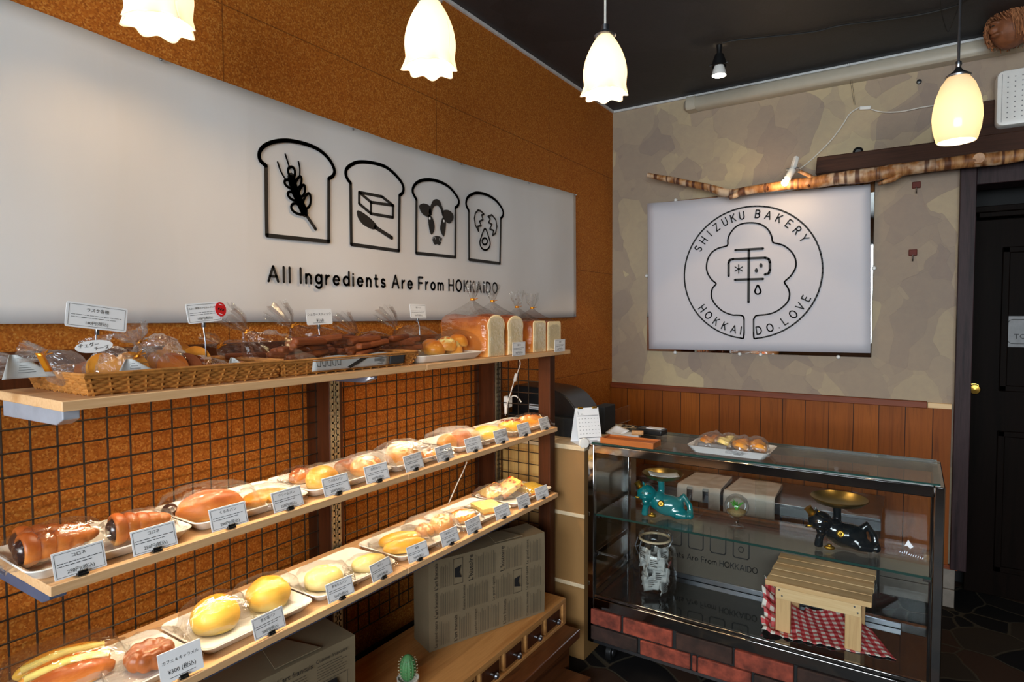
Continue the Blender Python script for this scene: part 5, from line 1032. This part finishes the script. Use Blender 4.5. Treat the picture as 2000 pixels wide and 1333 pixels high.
# till-end cord and adapter
q = [at(a, c_, 'y', -1.482) for a, c_ in ((1014, 702), (1016, 712), (1010, 730), (1004, 745), (998, 766), (992, 784), (988, 800), (987, 812))]; t = thing('lighting_cable', 'white lighting cable with adapter hanging on the wire grid at the till end', 'cable', q[0]); o = Vector(q[0])
b = MB(); b.tube(spline([tuple(p - o) for p in q], 4), .0024, 6); b.build('cord', 'cordw', t); b = MB(); b.box((q[3] + q[2]) / 2 - o, (.012, .012, .036), ry=.25); b.build('inline_plug', 'white', t, bevel=.003); b = MB(); b.box(q[6] - o, (.012, .012, .04)); b.build('inline_plug', 'white', t, bevel=.003); b = MB(); b.box(at(992, 785, 'y', -1.45) - o, (.03, .03, .05)); b.build('adapter', 'white', t, bevel=.005)
b = MB(); b.tube(spline([tuple(at(a, c_, 'y', -1.46) - o) for a, c_ in ((994, 780), (1002, 774), (1010, 776), (1018, 786))], 5), .003, 6); b.build('cord', 'cordw', t)

# ------------------------------------------------------------------ till counter
t = thing('till_counter', 'beige laminate till counter between the shelves and the glass showcase', 'counter', (.25, -1.15, 0))
MB().bb(-.24, .258, -.268, .3, .0, .885).build('body', 'beige', t, smooth=0); c = MB(); c.bb(-.245, .262, -.276, .3, .885, .905); c.build('worktop', 'beigeb', t, bevel=.003)
for z in (.612, .316): MB().bb(-.24, .262, -.276, -.268, z - .008, z + .008).build('edge_strip', 'beigeb', t, bevel=.002)
MB().bb(-.24, .09, -.272, -.268, .62, .884).build('led_lit_panel', 'lamlit', t, smooth=0)  # yellow tone paints the shelf LED light on this part of the beige front
t = thing('cash_register', 'black till printer with a rounded hump standing on the counter', 'till', (.21, -1.16, .905)); b = MB(); prof = [(-.17, 0), (.20, 0), (.20, .07), (.19, .10)] + spline([(.165, .13), (.12, .175), (.06, .20), (-.02, .208)], 5) + [(-.15, .212), (-.17, .19)]
b.prism(prof, lambda x, z: Vector((x, -.09, z)), lambda x, z: Vector((x, .12, z))); b.build('housing', 'black', t, smooth=40, bevel=.005); MB().bb(.205, .262, .02, .14, 0, .125).build('side_unit', 'blackm', t, bevel=.004); MB().bb(-.16, .1985, -.13, -.09, 0, .085).build('drawer_front', 'blackm', t, bevel=.004); MB().bb(-.07, .01, -.094, -.0895, .105, .128).build('name_plate', 'card', t); b = MB(); 
for k in range(2): b.stroke([(-.065, .12 - k * .009), (.0, .12 - k * .009)], .003, lambda x, z: Vector((x, -.0945, z)))
b.build('plate_print', 'grey', t, smooth=0)
q = at(1140, 864, 'z', .907); t = thing('desk_calendar', 'white folding desk calendar with gold clips on the till counter', 'calendar', (.487, -1.355, .906), radians(50)); w_, hh = .105, .15
b = MB(); T = lambda x, z: Vector((x, -.045 * (1 - z / hh), z)); b.grid(lambda u, v: T((u - .5) * w_, v * hh), 2, 2); b.grid(lambda u, v: Vector(((u - .5) * w_, .05 * (1 - v), v * hh)), 2, 2); b.grid(lambda u, v: Vector(((u - .5) * w_, -.045 + .095 * v, .001)), 2, 2); b.build('page', 'card', t, solid=.001, smooth=0)
b = MB(); Q = lambda x, z: T(x, z) + Vector((0, -.0015, 0))
b.stroke([(-.048, .118), (.048, .118)], .002, Q); b.stroke([(-.048, .03), (.048, .03)], .003, Q); b.text('1', -.042, .123, .02, Q); b.text('Jan.', -.025, .123, .009, Q)
for i in range(7):
    for j in range(5): b.stroke([(-.042 + i * .014, .106 - j * .015), (-.039 + i * .014, .106 - j * .015)], .0022, Q)
for j in range(2): b.stroke([(-.04, .018 - j * .006), (.03, .018 - j * .006)], .0016, Q)
b.build('print', 'grey', t, smooth=0)
for s in (-.03, .035): MB().box((s, 0, hh), (.022, .012, .008)).build('gold_clip', 'gold', t, bevel=.002)
MB().lathe([(.022, 0), (.02, .004), (0, .005)], 16, (-.035, -.055, .012), m=Matrix.Rotation(radians(80), 3, 'X')).build('round_clip', 'white', t)
# ------------------------------------------------------------------ showcase
SX0, SX1, SY0, SY1, SZ = .515, 1.728, -1.40, -1.0, .915
t = thing('glass_showcase', 'low chrome framed glass showcase with a brick front on castors', 'showcase', (1.12, -1.2, 0)); o = Vector(t.location)
def sb(x0, x1, y0, y1, z0, z1): return MB().bb(x0 - o.x, x1 - o.x, y0 - o.y, y1 - o.y, z0, z1)
for x0, y0 in ((SX0, SY0), (SX1 - .028, SY0), (SX0, SY1 - .028), (SX1 - .028, SY1 - .028)): sb(x0, x0 + .028, y0, y0 + .028, .078, SZ - .001).build('corner_post', 'chrome', t, bevel=.003)
for y0, y1 in ((SY0 - .001, SY0 + .028), (SY1 - .028, SY1)): sb(SX0 + .028, SX1 - .028, y0, y1, .878, SZ - .002).build('top_rail', 'chrome', t, bevel=.003)
for x0 in (SX0, SX1 - .028): sb(x0, x0 + .028, SY0 + .028, SY1 - .028, .878, SZ - .002).build('top_rail', 'chrome', t, bevel=.003)
sb(SX0 + .012, SX1 - .012, SY0 + .012, SY1 - .012, SZ - .0018, SZ + .006).build('top_glass', 'glass', t, smooth=0)
e = MB()
for x0, x1, y0, y1 in ((SX0 + .012, SX1 - .012, SY0 + .0105, SY0 + .0118), (SX0 + .012, SX1 - .012, SY1 - .0118, SY1 - .0105)): e.bb(x0 - o.x, x1 - o.x, y0 - o.y, y1 - o.y, SZ - .0015, SZ + .0055)
e.build('glass_edge', 'gedge', t, smooth=0)
b = sb(SX0 + .028, SX1 - .028, SY0 - .001, SY0 + .02, .226, .27); b.bb(SX0 + .028 - o.x, SX1 - .028 - o.x, SY0 + .004 - o.y, SY0 + .02 - o.y, .27, .285); b.build('bottom_rail', 'chrome', t, bevel=.003)
sb(SX0 + .028, SX1 - .028, SY1 - .02, SY1, .226, .30).build('bottom_rail', 'chrome', t, bevel=.003)
sb(SX0 + .004, SX1 - .004, SY0 + .02, SY1 - .02, .262, .282).build('display_floor', 'darkglass', t, smooth=0)
sb(SX0 + .028, SX1 - .028, SY0 + .008, SY0 + .013, .285, .878).build('front_pane', 'glass', t, smooth=0)
for x0 in (SX0 + .010, SX1 - .015): sb(x0, x0 + .005, SY0 + .028, SY1 - .028, .285, .878).build('side_pane', 'glass', t, smooth=0)
for k, (x0, x1, y) in enumerate(((SX0 + .03, 1.14, -1.012), (1.10, SX1 - .03, -1.022))): sb(x0, x1, y - .003, y + .002, .30, .878).build('sliding_door', 'glass', t, smooth=0)
gs = sb(SX0 + .03, SX1 - .03, SY0 + .02, SY1 - .06, .612, .62).build('glass_shelf', 'glass', t, smooth=0)
MB().bb(SX0 + .03 - o.x, SX1 - .03 - o.x, SY0 + .0185 - o.y, SY0 + .0198 - o.y, .612, .62).build('shelf_edge', 'gedge', gs, smooth=0)
for x0 in (SX0 + .028, SX1 - .052):
    for y0 in (SY0 + .03, SY1 - .10): sb(x0, x0 + .024, y0, y0 + .02, .598, .6115).build('shelf_clip', 'chrome', t, bevel=.002)
for z in (.43, .31): sb(SX0 + .018, SX0 + .022, SY0 + .03, SY1 - .03, z, z + .02).build('side_bar', 'chrome', t)
sb(SX0 + .028, SX1 - .028, SY0 + .012, SY0 + .03, .078, .226).build('front_backing', 'mortar', t, smooth=0)
sb(SX0, SX0 + .012, SY0 + .028, SY1 - .028, .078, .262).build('side_skirt', 'steel', t); sb(SX1 - .012, SX1, SY0 + .028, SY1 - .028, .078, .262).build('side_skirt', 'steel', t); sb(SX0 + .02, SX1 - .02, SY0 + .002, SY0 + .012, .078, .09).build('kick_rail', 'steel', t)
bk = MB(); rr = random.Random(8)
for row, (z0, z1, xs) in enumerate(((.158, .222, ((.531, .664, 0), (.675, .878, 0), (.893, 1.103, 1), (1.112, 1.31, 0), (1.322, 1.52, 1), (1.532, 1.70, 0))), (.092, .151, ((.531, .735, 1), (.748, .948, 0), (.956, .972, 0), (.978, 1.17, 0), (1.18, 1.385, 1), (1.395, 1.60, 0), (1.61, 1.70, 1))))):
    for x0, x1, dk in xs: bk.cur = dk; bk.box(((x0 + x1) / 2 - o.x, SY0 + .004 - o.y, (z0 + z1) / 2), (x1 - x0, .018 + rr.uniform(-.004, .004), z1 - z0), ry=rr.uniform(-.006, .006))
bk.build('brick_front', ['brick', 'brickd'], t, bevel=.004)
for x in (.60, 1.64):
    for y in (-1.35, -1.06):
        c = MB(); c.tube([Vector((x - .012, y, .036)) - o, Vector((x + .012, y, .036)) - o], .036, 20); w_ = c.build('castor', 'black', t, smooth=40, bevel=.003); MB().box(Vector((x, y, .072)) - o, (.036, .05, .012)).build('castor_plate', 'steel', w_)
        MB().lathe([(.018, 0), (.016, .003), (.004, .003), (0, .004)], 16, Vector((x + .012, y, .036)) - o, m=Matrix.Rotation(radians(90), 3, 'Y')).build('hub', 'steel', w_)
# white marks stuck on the front glass
d = MB(); F = lambda x, z: Vector((x - o.x, SY0 + .0072 - o.y, z)); q0 = at(1775, 1070, 'y', SY0); rr = random.Random(2)
d.flat([(q0.x - .012, q0.z), (q0.x - .002, q0.z + .022), (q0.x + .006, q0.z + .01), (q0.x + .012, q0.z + .002), (q0.x + .004, q0.z - .006), (q0.x - .004, q0.z + .002)], F)
for k in range(11): d.stroke([(q0.x - .024 + k * .006, q0.z - .022 - k * .001), (q0.x - .022 + k * .006, q0.z - .014 - rr.uniform(0, .006) - k * .001)], .0022, F)
d.build('white_mark', 'card', t, smooth=0)
# dim image of the banner at the case back, its darkness painted in the colour
pn = thing('banner_image_panel', 'panel painted with a dim image of the bread icon banner at the back inside the showcase', 'panel', (1.0, -1.035, .2825)); po_ = Vector(pn.location)
a, c_, d_ = at(1310, 1060, 'y', -1.035), at(1540, 1060, 'y', -1.035), at(1310, 1110, 'y', -1.035)
M['dimpanel'] = plain('dim_banner_image', lin(88, 80, 70), .35, 0, .04, 4)
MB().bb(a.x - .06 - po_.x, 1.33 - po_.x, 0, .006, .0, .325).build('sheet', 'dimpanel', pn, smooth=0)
k = MB(); k.bb(a.x - .06 - po_.x, 1.62 - po_.x, -.006, .0, .0, .022); k.build('lower_rail', 'steel', pn, bevel=.002)
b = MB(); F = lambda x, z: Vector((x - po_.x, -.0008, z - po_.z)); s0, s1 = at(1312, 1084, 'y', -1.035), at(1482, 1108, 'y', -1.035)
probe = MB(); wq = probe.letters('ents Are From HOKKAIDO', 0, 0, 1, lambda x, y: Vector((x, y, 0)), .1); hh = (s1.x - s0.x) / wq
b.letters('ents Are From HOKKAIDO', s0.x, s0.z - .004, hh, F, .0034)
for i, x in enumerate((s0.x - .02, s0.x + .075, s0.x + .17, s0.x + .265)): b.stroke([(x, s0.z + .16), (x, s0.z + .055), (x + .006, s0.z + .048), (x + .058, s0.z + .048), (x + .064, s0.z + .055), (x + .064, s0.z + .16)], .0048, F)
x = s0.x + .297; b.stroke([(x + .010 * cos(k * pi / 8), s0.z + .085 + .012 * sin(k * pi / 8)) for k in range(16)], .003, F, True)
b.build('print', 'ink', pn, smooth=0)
# ------------------------------------------------------------------ things in and on the showcase
FL, SH = .2825, .6205
def cat_dish(label, mat, loc, rz, dr, k=1.0):
    t = thing('cat_dish_statue', label, 'statue', loc, rz, 'reclining cat statues carrying brass dishes'); t.scale = (k, k, k); b = MB()
    b.ball((.112, 0, .044), (.064, .040, .044)); b.ball((.072, 0, .058), (.040, .036, .040)); b.ball((.024, -.010, .090), (.040, .036, .036)); b.ball((.020, -.042, .080), (.015, .010, .011))
    b.rings([superring(Vector((.018 - .004 * i, -.008, .108 + .012 * i)), Vector((1, 0, 0)), Vector((0, 1, 0)), .013 - .004 * i, .008 - .0024 * i, 10) for i in range(4)]); b.rings([superring(Vector((-.006 - .008 * i, -.022, .076 - .003 * i)), Vector((.3, 0, 1)), Vector((0, 1, 0)), .012 - .0036 * i, .008 - .0024 * i, 10) for i in range(4)])
    b.tube([(.018, -.022, .002), (.020, -.024, .03), (.030, -.020, .056)], [.015, .013, .014], 14); b.ball((.022, -.036, .060), (.014, .011, .011))
    b.tube([(.068, .012, .070), (.082, .012, .10), (.080, .010, .142)], [.019, .014, .014], 14)
    b.ball((.140, -.020, .028), (.044, .022, .026)); b.tube([(.146, .004, .050), (.174, .0, .088), (.194, -.006, .054), (.200, -.014, .022)], [.020, .014, .012, .012], 14); b.ball((.198, -.022, .017), (.015, .022, .016)); b.tube([(.14, -.03, .018), (.185, -.030, .016)], [.018, .014], 12)
    b.build('cat_body', mat, t, rm=.0032)
    g = lambda nm, mb, m_='gold': mb.build(nm, m_, t, smooth=60)
    q = Matrix.Rotation(radians(-38), 3, 'Y'); g('crown', MB().lathe([(.016, 0), (.017, .003), (.012, .006), (.013, .026), (.015, .028), (.004, .029)], 20, (.000, -.012, .112), (True, True), m=q))
    g('belly_medal', MB().lathe([(.013, 0), (.013, .003), (.0115, .004), (.010, .0025), (.004, .0025), (.003, .004), (0, .004)], 24, (.084, -.0395, .060), m=Matrix.Rotation(radians(78), 3, 'X')))
    e = MB(); e.ball((.050, -.048, .010), (.018, .010, .008), 16, 10); e.ball((.050, -.048, .018), (.008, .007, .006), 12, 8); g('gold_ingot', e)
    g('inner_ear', MB().ball((.019, -.016, .118), (.005, .003, .010), 10, 8)); g('inner_ear', MB().ball((-.012, -.031, .074), (.010, .003, .005), 10, 8))
    e = MB(); e.tube([(.006, -.043, .096), (.012, -.0465, .100), (.018, -.0475, .097)], .0012, 6); g('closed_eye', e); e = MB(); e.tube([(.030, -.0475, .098), (.037, -.0455, .101), (.043, -.042, .097)], .0012, 6); g('closed_eye', e)
    r = dr; g('dish', MB().lathe([(0, .146), (r * .45, .147), (r * .78, .155), (r * .97, .170), (r, .173), (r * .98, .175), (r * .76, .160), (r * .45, .152), (0, .151)], 44, (.086, .010, 0)), 'golddish')
    return t
cat_dish('glossy teal cat statue holding a brass dish on the glass shelf', 'teal', (.70, -1.275, SH), radians(14), .084)
ps = cat_dish('glossy black cat statue holding a brass dish on the glass shelf', 'blackc', (1.345, -1.27, SH), radians(14), .094)
s = MB(); s.grid(lambda u, v: Vector(((u - .5) * .12, (v - .5) * .075, .0035 + .006 * (2 * u - 1) ** 2)), 8, 4); o = s.build('paper_slip', 'card', solid=.0008); o.location = (.785, -1.245, SH + .162); o.rotation_euler = (0, .05, .5); tag(o, 'folded white paper slip lying in the teal statue dish', 'paper')
t = thing('glass_terrarium', 'small footed glass ball terrarium with a green air plant on the glass shelf', 'terrarium', (1.074, -1.234, SH))
MB().lathe([(0, .001), (.032, .001), (.033, .004), (.012, .012), (.007, .022), (.008, .034), (.022, .040), (.036, .052), (.045, .074), (.046, .088), (.038, .110), (.022, .124), (.018, .126)], 36).build('glass_ball', 'jarglass', t, smooth=80); MB().lathe([(0, .046), (.020, .046), (.032, .056), (.036, .064), (.02, .067), (0, .068)], 24).build('gravel', 'sand', t)
b = MB(); rr = random.Random(6)
for k in range(40): a = rr.uniform(0, 6.28); l = rr.uniform(.016, .030); b.tube([(0, 0, .067), (cos(a) * l * .5, sin(a) * l * .5, .067 + l * .9), (cos(a) * l, sin(a) * l, .067 + l * rr.uniform(.8, 1.3))], [.003, .0024, .0004], 5)
b.build('air_plant', 'plant', t)
jp = (.750, -1.245, FL); t = thing('glass_jar', 'large clip top glass jar full of crumpled tea packets in the showcase', 'jar', jp); t.scale = (1.22, 1.22, 1.18)
MB().lathe([(.0, .002), (.058, .002), (.066, .008), (.072, .03), (.074, .09), (.074, .140), (.068, .168), (.050, .182), (.047, .190), (.050, .198)], 40).build('jar_glass', 'jarglass', t, smooth=60); MB().lathe([(.052, .200), (.056, .204), (.056, .214), (.050, .222), (.038, .226), (.030, .222), (0, .221)], 40).build('lid', 'jarglass', t, smooth=50); MB().lathe([(.050, .193), (.054, .195), (.054, .200), (.050, .202)], 32).build('rubber_seal', 'beigeb', t)
b = MB(); b.tube([(.052, -.01, .18), (.060, 0, .20), (.056, .01, .214)], .0018, 6); b.tube([(-.030, -.048, .14), (-.034, -.058, .17), (-.03, -.05, .20)], .0018, 6); b.tube([(-.048, -.03, .14), (-.058, -.034, .17), (-.05, -.03, .20)], .0018, 6); b.build('wire_clip', 'steel', t)
for k in range(14):
    rr = random.Random(50 + k); a = k * 2.4; r = .040; zz = .036 + .0105 * k; s = MB(); s.grid(lambda u, v: Vector(((u - .5) * .072 + .005 * nz((u, v, k), 4, k), .009 * nz((u, v, k), 3, k + 2), (v - .5) * .058 + .004 * nz((u, v, k), 4, k + 5))), 10, 10)
    t2 = thing('tea_packet', 'crumpled pale tea packet pressed in the glass jar', 'packet', (jp[0] + r * cos(a), jp[1] + r * sin(a), jp[2] + zz), a + rr.uniform(.8, 2.2), 'tea packets in the jar'); s.build('wrapper', 'paper', t2, solid=.002, smooth=20)
    q = MB(); [q.stroke([(-.02, .012 - j * .008), (.016 - rr.uniform(0, .02), .012 - j * .008)], .0026, lambda x, z: Vector((x, -.0085, z))) for j in range(4)]; q.build('print', 'ink', t2, smooth=0)
st = thing('small_stool', 'small pine slatted stool standing on the gingham cloth in the showcase', 'stool', (1.37, -1.18, FL + .003)); H_ = .196
for k in range(5): MB().box((0, -.134 + k * .064, H_ - .009), (.335 - .004 * (k % 2), .058, .018)).build('slat', 'pinex', st, bevel=.002)
for y in (-.132, .10):
    MB().box((0, y, H_ - .044), (.272, .016, .05)).build('apron', 'pinex', st, bevel=.0015)
    for x in (-.112, .112): MB().box((x, y + (.014 if y < 0 else -.014), (H_ - .02) / 2), (.050, .018, H_ - .022)).build('leg', 'pinez', st, bevel=.002)
for x in (-.12, .12):
    for z in (-.035, -.055): MB().lathe([(.0032, 0), (.003, .0012), (0, .0014)], 10, (x + (.006 if z < -.05 else -.004), -.1405, H_ + z), m=Matrix.Rotation(radians(90), 3, 'X')).build('screw', 'steel', st)
def mk_ging():
    t = NT('red_gingham'); s_ = t.sep(t.coord('UV', scale=(14, 9.5, 1)))
    f = [t.math('GREATER_THAN', t.math('FRACT', s_[i]), .5) for i in (0, 1)]; c = t.math('MULTIPLY', t.math('ADD', f[0], f[1]), .5)
    t.col(t.ramp(c, [(0, lin(236, 228, 218)), (.5, lin(212, 96, 98)), (1, lin(186, 22, 34))])); t.set(Roughness=.85); return t.m
M['gingham'] = mk_ging()
cl = thing('gingham_cloth', 'red and white gingham cloth rumpled under the stool', 'cloth', (1.37, -1.2, FL)); P4 = [Vector(p) for p in ((1.195, -1.352), (1.61, -1.285), (1.50, -1.06), (1.15, -1.09))]
def cpt(u, v):
    a = P4[0].lerp(P4[1], u); b = P4[3].lerp(P4[2], u); q = a.lerp(b, v); e = (v ** 2) * .055 * (1 if u < .8 else 1 - (u - .8) / .2 * .6); l = max(0, .16 - u) / .16
    z = .0012 + e * (.6 + .4 * sin(u * 9)) + abs(.006 * sin(u * 38) * (1 - v) * (1 - min(1, u * .6))) + l * (.05 + .016 * sin(v * 34)) * (.3 + v) + .003 * abs(nz((u * 4, v * 4, 0), 1.5, 3))
    for lx, ly in ((1.258, -1.298), (1.482, -1.298), (1.258, -1.094), (1.482, -1.094)):
        if abs(q.x - lx) < .045 and abs(q.y - ly) < .025: z = .0012
    return Vector((q.x - 1.37 + .006 * sin(v * 22) * l, q.y + 1.2 - .008 * abs(sin(u * 20)) * (1 - v), z))
cb = MB().grid(cpt, 90, 40); co = cb.build('cloth_sheet', 'gingham', cl, solid=.001, smooth=80)
uvl = co.data.uv_layers.new(name='weave')
for p in co.data.polygons:
    for li in p.loop_indices: vi = co.data.loops[li].vertex_index; uvl.data[li].uv = ((vi % 91) / 90, (vi // 91) / 40)
# on top of the showcase
TP = SZ + .0062
tr3 = thing('snack_tray', 'white tray of bagged cookies on top of the glass showcase', 'tray', (1.065, -1.285, TP)); tb = MB(); a, b = .150, .085
tb.rings([rrect(a - .022, b - .02, .014, 0), rrect(a - .002, b - .002, .02, .026), rrect(a, b, .022, .028), rrect(a - .006, b - .006, .02, .027), rrect(a - .024, b - .022, .012, .005)]); tb.build('tray_body', 'white', tr3, smooth=50)
CK = 'bagged cookies in the showcase tray'
for k, (x, y, n, mat, lb) in enumerate(((-.075, .012, 5, 'cookie', 'bag of oat cookies at the left of the snack tray'), (-.02, .02, 4, 'toast', 'bag of pale cookies in the middle of the snack tray'), (.04, -.012, 4, 'rusk', 'bag of orange cookies right of the middle in the snack tray'), (.092, .004, 4, 'rusk', 'bag of orange cookies at the right end of the snack tray'))):
    t = thing('cookie_bag', lb, 'cookies', (1.065 + x, -1.285 + y, TP + .008), radians(60 + k * 14), CK); t.scale = (1.12, 1.12, 1.12)
    for j in range(n): nm, mb, m_ = rusk(-.03 + .02 * j, .01 * (j % 2) - .005, .022 + .004 * (j % 2), 1.2 + j * .3, .026, mat, .55); mb.build('cookie', m_, t, smooth=50)
    pillow(.062, .036, .052, 70 + k).build('plastic_bag', 'filmh', t, smooth=18)
o = MB().grid(lambda u, v: Vector(((u - .5) * .11, .004 * sin(u * 4) + v * .018, v * .024)), 10, 4).build('grey_label', 'grey', solid=.001); o.location = (1.005, -1.352, TP + .012); o.rotation_euler.z = -.06; tag(o, 'dark grey label strip at the front of the snack tray', 'label')
ct = thing('coin_tray', 'shallow orange wooden coin tray at the till end of the showcase top', 'tray', (.682, -1.352, TP)); w_, d_ = .113, .044
for x0, x1, y0, y1 in ((-w_, w_, -d_, -d_ + .006), (-w_, w_, d_ - .006, d_), (-w_, -w_ + .006, -d_ + .006, d_ - .006), (w_ - .006, w_, -d_ + .006, d_ - .006)): MB().bb(x0, x1, y0, y1, .0005, .024).build('rim', 'traywood', ct, bevel=.0015)
MB().bb(-w_ + .006, w_ - .006, -d_ + .006, d_ - .006, .012, .017).build('tray_floor', 'traywood', ct, smooth=0)
def sm(name, label, cat, loc, rz, mb, mat, **k): o = mb.build(name, mat, **k); o.location = loc; o.rotation_euler.z = rz; return tag(o, label, cat)
sm('receipt_stack', 'stack of white receipts behind the coin tray', 'paper', (.60, -1.20, TP), .2, MB().box((0, 0, .006), (.12, .07, .012)), 'card', bevel=.001)
sm('wooden_block', 'small orange wooden stamp block on the receipts', 'stamp', (.655, -1.205, TP + .0125), .3, MB().box((0, 0, .009), (.05, .018, .018)), 'oak', bevel=.002)
sm('black_wallet', 'flat black box with a white card on top behind the stamp block', 'box', (.675, -1.09, TP), -.05, MB().box((0, 0, .012), (.12, .07, .024)), 'black', bevel=.004)
sm('white_card', 'white card lying on the flat black box', 'card', (.69, -1.085, TP + .0245), -.05, MB().box((0, 0, .001), (.07, .04, .002)), 'card')
sm('paper_pack', 'loose white paper leaflets beside the desk calendar', 'paper', (.555, -1.19, TP), -.5, MB().grid(lambda u, v: Vector(((u - .5) * .09, (v - .5) * .06, .004 + .030 * v * (1 - .4 * u))), 6, 6), 'card', solid=.004)
gl = thing('eyeglasses', 'folded dark rimmed eyeglasses on the papers behind the coin tray', 'eyeglasses', (.575, -1.06, TP), .3)
for x in (-.03, .03): MB().tube([(x + .022 * cos(k * pi / 8), .016 * sin(k * pi / 8), .018) for k in range(16)], .0018, 6, True).build('rim', 'black', gl); MB().tube([(x * 1.7, 0, .018), (x * 1.6, .06, .014), (x * .6, .065, .003)], .0015, 6).build('temple', 'black', gl)
MB().tube([(-.008, 0, .02), (0, 0, .024), (.008, 0, .02)], .0016, 6).build('bridge', 'black', gl)
o = B(.42, .424, -1.02, -.72, .9052, .985).build('acrylic_divider', 'glass', loc=(.42, -.9, .905), smooth=0); tag(o, 'low clear acrylic divider on the counter behind the calendar', 'divider')
# work table and shopping bags behind the showcase
tb = thing('work_table', 'low stainless steel work table behind the showcase', 'table', (1.0, -.27, 0)); MB().bb(-.75, .53, -.21, .21, .505, .52).build('table_top', 'steel', tb, bevel=.002); MB().bb(-.75, .53, -.212, -.20, .465, .505).build('front_lip', 'steel', tb)
for x in (-.72, .50):
    for y in (-.18, .18): MB().tube([Vector((x, y, .0)), Vector((x, y, .503))], .018, 12).build('leg', 'steel', tb)
bd = B(.28, .60, -.47, -.20, .521, .55).build('wooden_board', 'bench', loc=(.44, -.33, .521), bevel=.003); tag(bd, 'brown wooden board on the left end of the work table', 'board')
def bag_stack(label, x0, x1, notch, seed):
    t = thing('shopping_bag_stack', label, 'bags', ((x0 + x1) / 2, -.36, .521), 0, 'stacks of white shopping bags on the work table'); w_ = (x1 - x0) / 2
    def f(u, v):
        x = -w_ + 2 * w_ * u; s = v * .44
        if s < .29: p = Vector((x * (.88 + .12 * s / .29), .16 - s, .028 + .004 * nz((u * 3, v * 4, seed), 2, seed)))
        else: p = Vector((x, -.132 - .012 * min(1, (s - .29) / .02), .028 - (s - .29) * .86 + .002 * nz((u * 3, v * 4, seed), 3, seed)))
        return p
    b = MB(); nu, nv = 30, 44; vs = [f(i / nu, j / nv) for j in range(nv + 1) for i in range(nu + 1)]; fs = []
    for j in range(nv):
        for i in range(nu):
            u, v = (i + .5) / nu, (j + .5) / nv
            if notch and v > .69 and (.22 < u < .38 or .60 < u < .74): continue
            if notch and v > .86 and .37 < u < .61: continue
            fs.append((j * (nu + 1) + i, j * (nu + 1) + i + 1, (j + 1) * (nu + 1) + i + 1, (j + 1) * (nu + 1) + i))
    b.add(vs, fs); b.build('bag_film', 'bagw', t, solid=.003, smooth=60); MB().bb(-w_ * .9, w_ * .9, -.125, .155, .0005, .024).build('bag_pile', 'bagw', t, bevel=.004)
bag_stack('left stack of white shopping bags with cut out handles', .60, .825, True, 1); bag_stack('right stack of white shopping bags draped over the table edge', .84, 1.085, False, 2)
